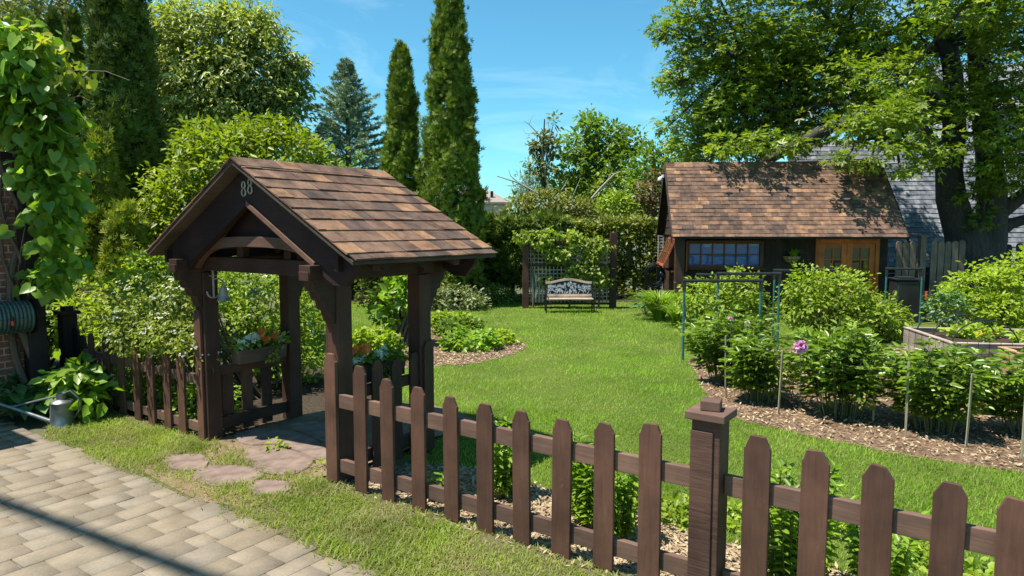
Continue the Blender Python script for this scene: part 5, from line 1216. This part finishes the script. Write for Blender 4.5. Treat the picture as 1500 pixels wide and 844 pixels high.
p = AT(722, 300, 48); rh = thing('distant_house', 'small pale house with a brown hip roof beyond the hedge', 'house', (p[0], 48, 0)); zt_ = AT(722, 299, 48)[2]; zp = AT(705, 272, 48)[2]
MB().box(-6.5, 1.0, .3, 7, 0, zt_).build('wall', plain('pale_house_wall', (.5, .48, .42), .8), rh)
mb = MB(); mb.add([(-7, 0, zt_), (1.35, 0, zt_), (1.35, 7.4, zt_), (-7, 7.4, zt_), (-3.0, 3.6, zp + .1), (-.9, 3.6, zp + .1), (-7, 0, zt_ + .14), (1.35, 0, zt_ + .14), (1.35, 7.4, zt_ + .14), (-7, 7.4, zt_ + .14)], [(0, 3, 2, 1), (0, 1, 7, 6), (1, 2, 8, 7), (2, 3, 9, 8), (3, 0, 6, 9), (6, 7, 5, 4), (7, 8, 5), (8, 9, 4, 5), (9, 6, 4)]); ro = mb.build('roof', plain('brown_grey_roof', (.24, .20, .17), .9, var=.2), rh)
MB().box(-.2, .0, 1.0, 1.2, zt_ + .3, zt_ + .95).build('vent', M['iron'], ro)

# ------------------------------------------------------------------ hedges
def hedge(lab, x0, x1, y0, y1, z1, mat, n, per, L, Wd, tname, skirt, trunks, seed=0):
    t = thing('hedge', lab, 'hedge', ((x0 + x1) / 2, (y0 + y1) / 2, 0)); m = n
    face = rng.random(m); x = x0 + rng.random(m) * (x1 - x0); z = skirt + (z1 - skirt) * rng.random(m) ** .85; y = np.full(m, y0); o = np.tile((0., -1, .15), (m, 1))
    top = face > .74; z[top] = z1; y[top] = y0 + rng.random(top.sum()) * (y1 - y0); o[top] = (0, 0, 1)
    back = (face > .68) & ~top; y[back] = y1; o[back] = (0, 1, 0)
    endm = (face < .06); x[endm] = np.where(rng.random(endm.sum()) < .5, x0, x1); y[endm] = y0 + rng.random(endm.sum()) * (y1 - y0); o[endm] = np.stack((np.where(x[endm] < (x0 + x1) / 2, -1, 1), np.zeros(endm.sum()), np.zeros(endm.sum())), 1)
    bumpy = .10 * np.sin(x * 2.7 + z * 1.9) + .07 * np.sin(x * 6.1 - z * 4.2) + rng.random(m) * -.22
    C = np.stack((x, y, z), 1) + o * bumpy[:, None]
    P = np.repeat(C, per, 0) + rng.normal(size=(m * per, 3)) * .085; O = np.repeat(o, per, 0); k = len(P)
    no = nrm(O * .6 + np.array((0, 0, .6)) + rng.normal(size=(k, 3)) * .5); ax = nrm(O * .5 + rng.normal(size=(k, 3)) * .7 + np.array((0, 0, .15))); s = .7 + .6 * rng.random(k)
    leaf_obj('foliage', [inst(tname, P, ax, no, L * s, Wd * s)], mat, t)
    mb = MB()
    for xx in np.arange(x0 + .3, x1 - .2, trunks):
        xq = xx + random.uniform(-.1, .1); yq = y0 + .4 + random.uniform(-.1, .1); mb.tube([(xq, yq, 0), (xq + .04, yq, .6), (xq - .05, yq + .1, 1.5)], [.07, .055, .03], 8)
        for _ in range(3): mb.tube([(xq, yq, .5), (xq + random.uniform(-.35, .35), yq - .25, 1.2)], [.025, .01], 5)
    local(mb, t).build('trunks', M['dark_bark'], t)
hedge('cedar hedge in shade-darkened green with bare trunks showing at its foot behind the bench', -6.4, 1.55, 20.9, 22.2, 2.42, M['l_thuja_d'], 3600, 9, .20, .26, 'spray', .45, .55)  # darker sprays put the shadow on the hedge into its colour
hedge('pale leaved clipped hedge between the trellis and the shed', 1.6, 6.4, 21.0, 22.2, 2.40, M['l_hedge'], 2500, 8, .11, .065, 'oval', .15, .5)
sp_ = AT(585, 415, 20.2); hedge('clipped yellowish block of hedge seen through the gate', sp_[0] - .9, sp_[0] + .9, 18.9, 20.0, 1.42, M['l_hedge'], 620, 8, .10, .06, 'oval', .05, .5)

# ------------------------------------------------------------------ trees
def tree(name, lab, blobs, n, per, clr, L, Wd, mat, bark, base, r0=.18, cat='tree', group=None, twigs=10, top=None, n_tube=7, **k):
    t = thing(name, lab, cat, (base[0], base[1], 0), 0, group)
    lv, C = crown(blobs, n, per, clr, L, Wd, **k); leaf_obj('crown', [lv], mat, t)
    zs = max(b[0][2] + b[1][2] * .3 for b in blobs); cx_ = np.mean([b[0] for b in blobs], 0)
    mb = MB(); limbs(mb, (base[0], base[1], 0), top if top is not None else (cx_[0], cx_[1], zs), blobs, r0, r0 * .2, twigs, C, n_tube, twig_r=r0 * .06)
    local(mb, t).build('trunk', bark, t, 0, True); return t
def columnar(lab, x, y, zt, r, n, mat, per=10, L=.22, power=.55, z0=.15, group='columnar cedars', sun_mat=None):
    t = thing('columnar_cedar', lab, 'tree', (x, y, 0), 0, group)
    n = int(n * .62); s = rng.random(n) ** 1.15; 
    Rr = r * np.minimum(1, (1 - s) ** power * 1.25) * np.minimum(1, .75 + s * 2.2)
    a = rng.random(n) * 6.283; z = z0 + s * (zt - z0)
    lump = 1 + .15 * np.sin(3 * a + z * 1.3) * np.sin(z * 3.6) + .13 * np.sin(5 * a - z * 4.1)
    q = (.62 + .38 * rng.random(n) ** .5) * lump
    C = np.stack((x + np.cos(a) * Rr * q, y + np.sin(a) * Rr * q, z), 1); o = np.stack((np.cos(a), np.sin(a), np.full(n, .35)), 1)
    per = int(per * 2.5); L = L * .78; m = n * per; P = np.repeat(C, per, 0) + rng.normal(size=(m, 3)) * np.array((.06, .06, .10)) * (r / .7) ** .5; O = np.repeat(o, per, 0)
    ax = nrm(O * .3 + np.array((0, 0, .7)) + rng.normal(size=(m, 3)) * .45); no = nrm(O * 1.1 + np.array((0, 0, .25)) + rng.normal(size=(m, 3)) * .45); sc = (.7 + .6 * rng.random(m))
    leaf_obj('crown', [inst('spray', P, ax, no, L * sc, L * 1.2 * sc)], mat, t)
    mb = MB(); mb.tube([(x, y, 0), (x, y, zt * .5), (x, y, zt * .93)], [r * .22, r * .14, .02], 9)
    for i in range(34):
        w = random.random() * 6.283; zz = random.uniform(.08, .85) * zt; rr = r * min(1, (1 - zz / zt) ** power * 1.25) * .7; mb.tube([(x, y, zz), (x + math.cos(w) * rr, y + math.sin(w) * rr, zz + rr * .8)], [.03, .01], 5)
    local(mb, t).build('trunk', M['bark'], t, 0, True); return t
def px_x(px, Y): return AT(px, 300, Y)[0]
columnar('tallest columnar cedar in the middle, reaching beyond the top of the photo', px_x(660, 19.4), 19.4, 9.7, .84, 2000, M['l_thuja'], 11, .19, .72)
columnar('shorter pointed columnar cedar left of the tallest one', px_x(590, 20.3), 20.3, AT(590, 72, 20.3)[2], .60, 1350, M['l_thuja'], 11, .18)
columnar('broad dark columnar cedar behind the left fence', px_x(188, 13.4), 13.4, 8.1, .68, 2300, M['l_thuja_d'], 11, .16)
columnar('slim columnar cedar left of the broad dark one', px_x(121, 14.2), 14.2, AT(121, 22, 14.2)[2], .24, 900, M['l_thuja_d'], 10, .15)
columnar('slimmest dark columnar cedar beside the vine', px_x(94, 15.0), 15.0, AT(94, 18, 15)[2], .20, 700, M['l_thuja_d'], 10, .15)
columnar('dark cedar hidden behind the vine at the left edge', px_x(55, 14.6), 14.6, 6.5, .62, 900, M['l_thuja'], 10, .16)
columnar('low sunlit yellow green cedar at the foot of the broad cedar', px_x(150, 12.0), 12.0, AT(148, 205, 12)[2], .42, 800, M['l_thuja_y'], 11, .15, .5)
columnar('small bushy cedar in front of the dark columnar cedars', px_x(185, 11.6), 11.6, AT(185, 310, 11.6)[2], .42, 520, M['l_thuja_y'], 11, .15, .45)

Yb = 12.6; ub = [bl(px, py, Yb + d, r, r, r * .85) for px, py, r, d in [(345, 250, 1.0, 0), (275, 285, .8, 0), (235, 335, .6, -.2), (420, 240, .85, .3), (310, 225, .7, .3), (375, 205, .55, .3), (455, 235, .5, .5), (215, 365, .42, -.3), (300, 330, .9, -.2), (420, 320, 1.0, 0), (365, 330, 1.0, .2), (260, 370, .7, 0)]]
tree('yellow_green_tree', 'dense yellow green domed small tree behind the gate roof', ub, 1700, 10, .13, .11, .05, M['l_yellow'], M['bark'], AT(340, 500, 12.8), .12, inner=.45, up=.8, twigs=6)
Yw = 25; wb = [bl(px, py, Yw + d, r, r * .9, r * .85) for px, py, r, d in [(300, 62, 1.7, 0), (255, 95, 1.6, 0), (345, 60, 1.45, 0), (372, 108, 1.7, 0), (415, 108, .75, 0), (305, 130, 1.9, -.5), (335, 175, 2.0, 0), (395, 160, 1.35, 0), (248, 45, 1.3, 0), (280, 190, 1.8, 0), (425, 150, .7, 0), (365, 35, .9, .5), (225, 150, 1.5, 0), (438, 98, .4, 0), (400, 45, .5, 0), (436, 128, .4, 0), (385, 22, .4, 0), (330, 22, .5, 0)]]
tree('broadleaf_tree', 'large glossy leaved broad tree behind the left cedars', wb, 2900, 11, .26, .20, .07, M['l_walnut'], M['bark'], AT(310, 420, 25), .3, inner=.4, droop=.6, up=1.0, flat=.5, twigs=8)
tb = [bl(px, py, 22, r) for px, py, r in [(60, 35, 1.2), (115, 28, 1.1), (165, 25, .9), (30, 70, 1.1), (90, -20, 1.4), (150, -30, 1.3), (75, 90, 1.0), (10, 20, .9)]]
tree('airy_tree', 'airy yellowish tree behind the slim cedars at the top left', tb, 560, 9, .28, .17, .07, M['l_olive'], M['bark'], AT(95, 420, 22), .2, inner=.3, twigs=8)
db = [bl(px, py, 26, r) for px, py, r in [(5, 10, 1.2), (30, -20, 1.3), (-30, 30, 1.5), (15, 60, 1.2), (-20, 100, 1.6)]]
tree('dark_tree', 'dark blue green tree in the top left corner', db, 420, 9, .25, .2, .07, M['l_spruce'], M['bark'], AT(0, 420, 26), .25, twigs=6)
# dark backing trees lower left / middle
mbk = [bl(px, py, 23.5, r) for px, py, r in [(470, 270, 1.5), (520, 310, 1.3), (430, 300, 1.6), (480, 330, 1.5), (540, 340, 1.0), (250, 260, 1.8), (330, 280, 1.9), (390, 260, 1.5), (545, 290, .8)]]
tree('broadleaf_tree', 'dark mass of a leafy tree low behind the gate roof', mbk, 750, 9, .25, .20, .09, M['l_mid'], M['bark'], AT(400, 430, 23.5), .2, twigs=4)

# blue spruce
def spruce(lab, x, y, zt, rb):
    t = thing('blue_spruce', lab, 'tree', (x, y, 0)); mb = MB(); mb.tube([(x, y, 0), (x, y, zt * .6), (x, y, zt)], [.2, .1, .012], 9); P = []; A = []
    z = .8
    while z < zt - .1:
        f = 1 - z / zt; L = rb * f ** 1.05 * random.uniform(.8, 1.15) + .05; nb = 8 if f > .2 else 5; w0 = random.random() * 6.28
        for k in range(nb):
            w = w0 + 6.283 * k / nb + random.uniform(-.25, .25); l = L * random.uniform(.75, 1.15); d = np.array((math.cos(w), math.sin(w), 0)); up = .30 + .9 * (1 - f) ** 3
            pts = [np.array((x, y, z)) + d * l * s + np.array((0, 0, l * (up * s - .38 * s * s * f - .05))) for s in np.linspace(0, 1, 5)]
            mb.tube(pts, [.025 * f + .006] * 3 + [.008, .004], 4, False)
            side = np.array((-d[1], d[0], 0)); m = int(18 * l) + 5
            for _ in range(m):
                s = random.random() ** .7; i = min(3, int(s * 4)); q = pts[i] + (pts[i + 1] - pts[i]) * (s * 4 - i); sg = random.choice((-1, 1)); tw = .34 * l * (1.1 - s) + .07
                dirn = nrm(d * .8 + side * sg * random.uniform(.3, 1.0) + np.array((0, 0, random.uniform(-.1, .35))))
                for j in range(6):
                    P.append(q + dirn * tw * j / 5); A.append(dirn + .75 * rng.normal(size=3))
        z += .36 * (.45 + f * .75)
    for j in range(40): P.append(np.array((x, y, zt - .6 * random.random()))); A.append(np.array((random.gauss(0, .5), random.gauss(0, .5), .7)))
    P = np.array(P); A = np.array(A); n = len(P)
    leaf_obj('crown', [inst('spray', P, A, rdir(n) + np.array((0, 0, .8)), .14 * (.6 + .6 * rng.random(n)), .11)], M['l_spruce'], t)
    local(mb, t).build('trunk', M['bark'], t, 0, True)
spruce('blue green spruce with a pointed top behind the gate roof', px_x(512, 27), 27, AT(512, 84, 27)[2], 4.0)

# trees beyond the hedge
G3 = 'trees beyond the hedge'
Yc = 33
tree('broadleaf_tree', 'rounded bright green tree in the centre distance', [bl(px, py, Yc + d, r, r, r * .85) for px, py, r, d in [(872, 195, .95, 0), (893, 215, 1.2, 0), (850, 215, .9, 0), (920, 205, .75, 0), (880, 240, 1.3, 0), (912, 240, .9, 0), (845, 250, 1.3, 0), (880, 280, 1.6, 0), (830, 285, 1.2, 0), (850, 300, 1.4, 0), (863, 177, .5, 0)]], 760, 10, .26, .22, .11, M['l_mid'], M['bark'], AT(870, 400, Yc), .25, group=G3, inner=.4, twigs=5)
tree('sparse_tree', 'thin half bare dark tree left of the rounded tree', [bl(px, py, Yc - 1, r) for px, py, r in [(792, 205, .45), (812, 178, .35), (805, 215, .5), (785, 240, .45), (800, 250, .6), (785, 215, .3)]], 90, 9, .2, .2, .09, M['l_olive'], M['dark_bark'], AT(800, 400, Yc - 1), .14, group=G3, inner=.2, twigs=5)
tree('conifer', 'small dark blue green conifer left of the thin tree', [bl(px, py, 36, r, r, r * 1.3) for px, py, r in [(785, 285, .9), (765, 290, .7), (790, 255, .6), (768, 270, .5)]], 240, 10, .2, .2, .06, M['l_spruce'], M['bark'], AT(780, 400, 36), .15, group=G3, tname='spray')
tree('broadleaf_tree', 'mid green tree against the left end of the shed roof', [bl(px, py, 29, r) for px, py, r in [(945, 245, .9), (965, 240, .8), (950, 275, 1.0), (975, 270, .9), (935, 290, .8), (985, 225, .7)]], 360, 9, .24, .18, .09, M['l_mid'], M['bark'], AT(955, 400, 29), .2, group=G3, twigs=6)
tree('purple_leaf_tree', 'dull purple leaved small tree beside the shed gable', [bl(px, py, 27, r) for px, py, r in [(952, 285, .55), (960, 260, .4), (955, 310, .5)]], 120, 9, .2, .13, .07, M['l_purple'], M['bark'], AT(955, 400, 27), .12, group=G3)
tree('dark_tree', 'dark shaded tree filling the gap left of the shed', [bl(px, py, 31, r) for px, py, r in [(910, 290, 1.2), (935, 310, 1.2), (890, 310, 1.0), (960, 315, 1.1)]], 320, 9, .25, .2, .1, M['l_thuja'], M['bark'], AT(920, 400, 31), .2, group=G3)
tree('round_shrub', 'round bright green bush above the middle of the hedge', [bl(px, py, 26, r) for px, py, r in [(905, 300, .5), (885, 305, .4), (920, 308, .35)]], 130, 9, .17, .14, .08, M['l_berry'], M['bark'], AT(905, 400, 26), .1, group=G3)
shrub('tall_shrub', 'dusty olive shrubbery above the hedge in the centre', 'shrub', [bl(px, py, 25.5, r, r, r * .8) for px, py, r in [(738, 318, .38), (768, 305, .6), (795, 300, .65), (825, 303, .65), (855, 312, .6), (712, 325, .3)]], 420, 9, .2, .14, .06, M['l_olive'], M['stem'], base=AT(790, 400, 25.5) * np.array((1, 1, 0)), stems=30, sr=.03)
def dead(lab, base, segs):
    mb = MB(); b0 = np.array(base)
    for pts, r in segs: mb.tube([p for p in pts], [r * (1 - .75 * i / (len(pts) - 1)) for i in range(len(pts))], 6)
    o = mb.build('bare_branches', M['dry_twig'], None, 0, True); tag(o, lab, 'bare tree', G3)
def pp(*a, Y=29): return [AT(x, y, Y) for x, y in a]
dead('pale bare dead branches sticking up left of the centre trees', (0, 0, 0), [(pp((830, 400), (822, 330), (790, 285), (760, 268), (728, 258)), .09), (pp((760, 268), (748, 258), (745, 248)), .03), (pp((775, 275), (763, 258), (762, 246)), .03), (pp((760, 269), (750, 273), (735, 272)), .02),
      (pp((810, 310), (808, 280), (800, 262)), .05), (pp((826, 330), (840, 300), (835, 285)), .05), (pp((806, 300), (825, 275), (832, 262)), .04)])
dead('pale bare twigs at the top of the thin dark tree', (0, 0, 0), [(pp((799, 260), (792, 200), (775, 182), (768, 178), Y=31.8), .05), (pp((775, 182), (779, 172), (783, 168), Y=31.8), .02), (pp((790, 196), (770, 196), (766, 190), Y=31.8), .02), (pp((797, 230), (806, 200), (802, 172), Y=31.8), .03), (pp((800, 235), (818, 190), (827, 182), Y=31.8), .03)])
dead('pale bare limb in front of the right side of the centre tree', (0, 0, 0), [(pp((830, 380), (850, 310), (880, 275), (900, 255), (918, 248)), .07), (pp((888, 268), (897, 250)), .02), (pp((870, 285), (900, 265)), .03), (pp((845, 318), (838, 290), (850, 262)), .04)])

# ------------------------------------------------------------------ the maple
mt = thing('maple_tree', 'huge old maple with forked dark trunk and leafy crown over the shed', 'tree', tuple(AT(1425, 440, 20) * np.array((1, 1, 0))))
def mb_(px, py, Y, r, rz=None): return (AT(px, py, Y), (r, r, rz or r * .7))
mbl = [mb_(1010, 45, 21, 1.05), mb_(1000, 110, 21, .95), mb_(1025, 165, 21, .95), mb_(1050, 205, 21.3, .8), mb_(1075, 70, 21, 1.5), mb_(1090, 140, 21, 1.4), mb_(1140, 50, 21, 1.6), mb_(1010, 215, 22, .7), mb_(975, 45, 21, .45), mb_(975, 185, 21.3, .4),
       mb_(1150, 130, 20.8, 1.3), mb_(1210, 70, 20.5, 1.5), mb_(1110, 200, 21.3, .9), mb_(1180, 190, 20.3, .8), mb_(1240, 120, 19.5, 1.2), mb_(1290, 60, 20, 1.4), mb_(1050, -30, 21, 1.6), mb_(1150, -60, 21, 1.8), mb_(1260, -60, 20, 2.0), mb_(1380, -80, 19, 2.2), mb_(1500, -60, 18.5, 2.2),
       mb_(1255, 190, 17.9, .75, .4), mb_(1290, 175, 17.6, .8, .45), mb_(1330, 165, 17.4, .8, .5), mb_(1310, 110, 18.5, 1.0), mb_(1235, 235, 17.3, .42, .25), mb_(1275, 235, 17.2, .4, .22), mb_(1330, 210, 17, .55, .3), mb_(1375, 215, 17.3, .6, .4),
       mb_(1360, 60, 21, 1.2), mb_(1062, 214, 18.6, .5, .3), mb_(1110, 210, 18.5, .55, .32), mb_(1160, 212, 18.5, .5, .3), mb_(1040, 130, 22.5, 1.4), mb_(1110, 90, 22.8, 1.6), mb_(1305, 215, 17.0, .55, .3), mb_(1345, 245, 17.2, .4, .25), mb_(1320, 250, 16.8, .3, .2), mb_(1035, 222, 21, .8, .4), mb_(1095, 222, 21, .85, .4), mb_(1150, 205, 20.8, .9, .5), mb_(1200, 160, 21, 1.2), mb_(1060, 175, 22, 1.3), mb_(1130, 165, 22.5, 1.5), mb_(1230, 30, 22.5, 1.6), mb_(1300, 110, 22, 1.4), mb_(1180, 110, 22.5, 1.6), mb_(1330, 180, 21.5, 1.0), mb_(1265, 160, 21.5, 1.1), mb_(1430, 150, 18.4, 1.0), mb_(1470, 90, 18, 1.2), mb_(1480, 180, 18, 1.1), mb_(1450, 230, 18.5, .8), mb_(1500, 30, 18, 1.4), mb_(1540, 130, 18, 1.4), mb_(1540, 230, 18.4, 1.1), mb_(1425, 285, 19.2, .5), mb_(1440, 320, 19.3, .42), mb_(1470, 255, 18.6, .7), mb_(1400, 10, 17.5, 1.1)]
lv, C = crown(mbl, 5900, 8, .23, .155, .14, 'lobed', up=1.3, out=.35, rnd=.6, flat=.45, inner=.3, power=.6, droop=.35, zmin=2.2)
leaf_obj('crown', [lv], M['l_maple'], mt)
mb = MB()
def limb(pts, r0, r1, n=10): 
    q = [Vector(AT(*p)) for p in pts]; m = len(q); mb.tube(q, [r0 + (r1 - r0) * (i / (m - 1)) for i in range(m)], n)
limb([(1428, 455, 20), (1428, 420, 20), (1426, 395, 20), (1418, 360, 20), (1410, 330, 20)], .78, .50, 14)
limb([(1436, 400, 20), (1450, 350, 20), (1454, 300, 20), (1448, 220, 20), (1435, 130, 20.2), (1428, 30, 20.5), (1420, -90, 21)], .50, .16, 12)
limb([(1420, 375, 20), (1405, 330, 20), (1393, 290, 19.9), (1390, 250, 19.8), (1398, 190, 19.8), (1396, 110, 20), (1385, 40, 20.3), (1375, -60, 20.8)], .48, .16, 12)
limb([(1392, 270, 19.8), (1388, 245, 19.6), (1395, 225, 19.4)], .36, .30, 10)
limb([(1392, 90, 20), (1370, 38, 20), (1335, 30, 20.2), (1300, 50, 20.5), (1240, 60, 20.6)], .2, .05)
limb([(1396, 180, 19.8), (1350, 130, 19.6), (1290, 75, 19.8), (1230, 95, 20.2), (1150, 100, 20.8), (1090, 85, 21)], .22, .04)
limb([(1392, 235, 19.7), (1350, 190, 19.2), (1310, 145, 19), (1270, 165, 19), (1200, 195, 19.3), (1150, 220, 19.7), (1115, 240, 20)], .17, .15)
limb([(1290, 158, 19), (1220, 150, 19.6), (1150, 165, 20.4), (1080, 150, 21)], .09, .03)
limb([(1452, 320, 20), (1480, 300, 19.8), (1520, 270, 19.5), (1580, 200, 19)], .26, .12)
limb([(1450, 350, 20), (1480, 328, 19.8), (1520, 316, 19.6), (1600, 300, 19.4)], .2, .1)
limb([(1430, 60, 20.4), (1455, 40, 20.2), (1470, 0, 20), (1500, -60, 19.5)], .16, .06)
limb([(1448, 220, 20), (1440, 120, 19.4), (1450, 50, 19)], .16, .07)
limb([(1390, 250, 19.8), (1340, 215, 18.6), (1290, 200, 18), (1250, 210, 17.5)], .1, .02)
for k in range(330):                                             # fine branches out to the leaf clumps
    q = C[rng.integers(len(C))]; bb = min(mbl, key=lambda b: np.linalg.norm((np.array(b[0]) - q) / np.array(b[1]))); a = Vector(bb[0]); a.z -= bb[1][2] * .3; q = Vector(q); mb.tube([a, a.lerp(q, .5) + Vector((0, 0, .08)), q], [.022, .014, .005], 4, False)
cen = Vector(AT(1396, 130, 20))
for b in mbl:
    if 18.45 < b[0][1] < 18.65 and b[1][0] < .6: continue
    a = Vector(b[0]); a.z -= b[1][2] * .3; src = min([Vector(AT(1396, 60, 20)), Vector(AT(1240, 62, 20.6)), Vector(AT(1150, 100, 20.8)), Vector(AT(1300, 150, 19)), Vector(AT(1448, 200, 20)), Vector(AT(1090, 90, 21))], key=lambda p: (p - a).length); mb.tube([src, src.lerp(a, .5) + Vector((0, 0, .1)), a], [.06, .045, .025], 6)
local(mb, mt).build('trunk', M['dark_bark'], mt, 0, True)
# pale broken twigs on the low limb
mb = MB()
for k in range(16):
    p = Vector(AT(random.uniform(1160, 1330), random.uniform(150, 215), random.uniform(18.2, 19.3))); q = p + Vector((random.uniform(-.7, .1), random.uniform(-.4, .3), random.uniform(-.15, .35))); mb.tube([p, p.lerp(q, .5) + Vector((0, 0, .07)), q], [.014, .010, .003], 5, False)
local(mb, mt).build('dead_twigs', M['dry_twig'], mt)

# ------------------------------------------------------------------ light, sky, camera
EL, AZ = R(67), None
sx, sy = -.966, -.259                                             # towards the sun, horizontally
w = bpy.data.worlds.new('World'); scene.world = w; w.use_nodes = True; nt = w.node_tree; nt.nodes.clear()
sky = nt.nodes.new('ShaderNodeTexSky'); sky.sky_type = 'NISHITA'; sky.sun_disc = False; sky.sun_elevation = EL; sky.sun_rotation = math.atan2(sx, sy)
sky.air_density = 1.0; sky.dust_density = .2; sky.ozone_density = 1.0
bg = nt.nodes.new('ShaderNodeBackground'); bg.inputs[1].default_value = .15
ow = nt.nodes.new('ShaderNodeOutputWorld'); tint = N(nt, 'ShaderNodeMix', data_type='RGBA', blend_type='MULTIPLY'); tint.inputs[0].default_value = 1; tint.inputs[7].default_value = (.215, .455, .48, 1)
nt.links.new(sky.outputs[0], tint.inputs[6]); cl = noise(nt, coords(nt, (1.2, 1.2, 5), 'Generated'), 2.2, 6, .62, .8); cr = ramp(nt, [(.5, (0, 0, 0)), (.8, (.16, .16, .16))]); nt.links.new(cl.outputs[0], cr.inputs[0])
nt.links.new(mix(nt, cr.outputs[0], tint.outputs[2], (5.2, 5.6, 5.8)), bg.inputs[0]); nt.links.new(bg.outputs[0], ow.inputs[0])
L = bpy.data.lights.new('Sun', 'SUN'); L.energy = 3.75; L.angle = R(.53); L.color = (1, .955, .88)
lo = bpy.data.objects.new('Sun', L); COL.objects.link(lo)
dv = Vector((sx * math.cos(EL), sy * math.cos(EL), math.sin(EL))); lo.rotation_euler = dv.to_track_quat('Z', 'Y').to_euler(); lo.location = (-20, -10, 40)
cam = bpy.data.cameras.new('Camera'); co = bpy.data.objects.new('Camera', cam); COL.objects.link(co)
cam.sensor_width = 36; cam.lens = 24; cam.clip_start = .05; cam.clip_end = 2000
co.location = (0, 0, H); co.rotation_euler = (R(90) - PITCH, 0, 0); scene.camera = co
vs = scene.view_settings; vs.view_transform = 'Standard'; vs.look = 'None'; vs.exposure = 1.3; vs.gamma = 1; vs.use_curve_mapping = False
scene.render.engine = 'CYCLES'; scene.cycles.max_bounces = 8; scene.cycles.diffuse_bounces = 6; scene.cycles.glossy_bounces = 2; scene.cycles.transmission_bounces = 3; scene.cycles.transparent_max_bounces = 4
scene.cycles.use_denoising = True; scene.cycles.use_adaptive_sampling = True
scene.render.resolution_x = 1024; scene.render.resolution_y = 576
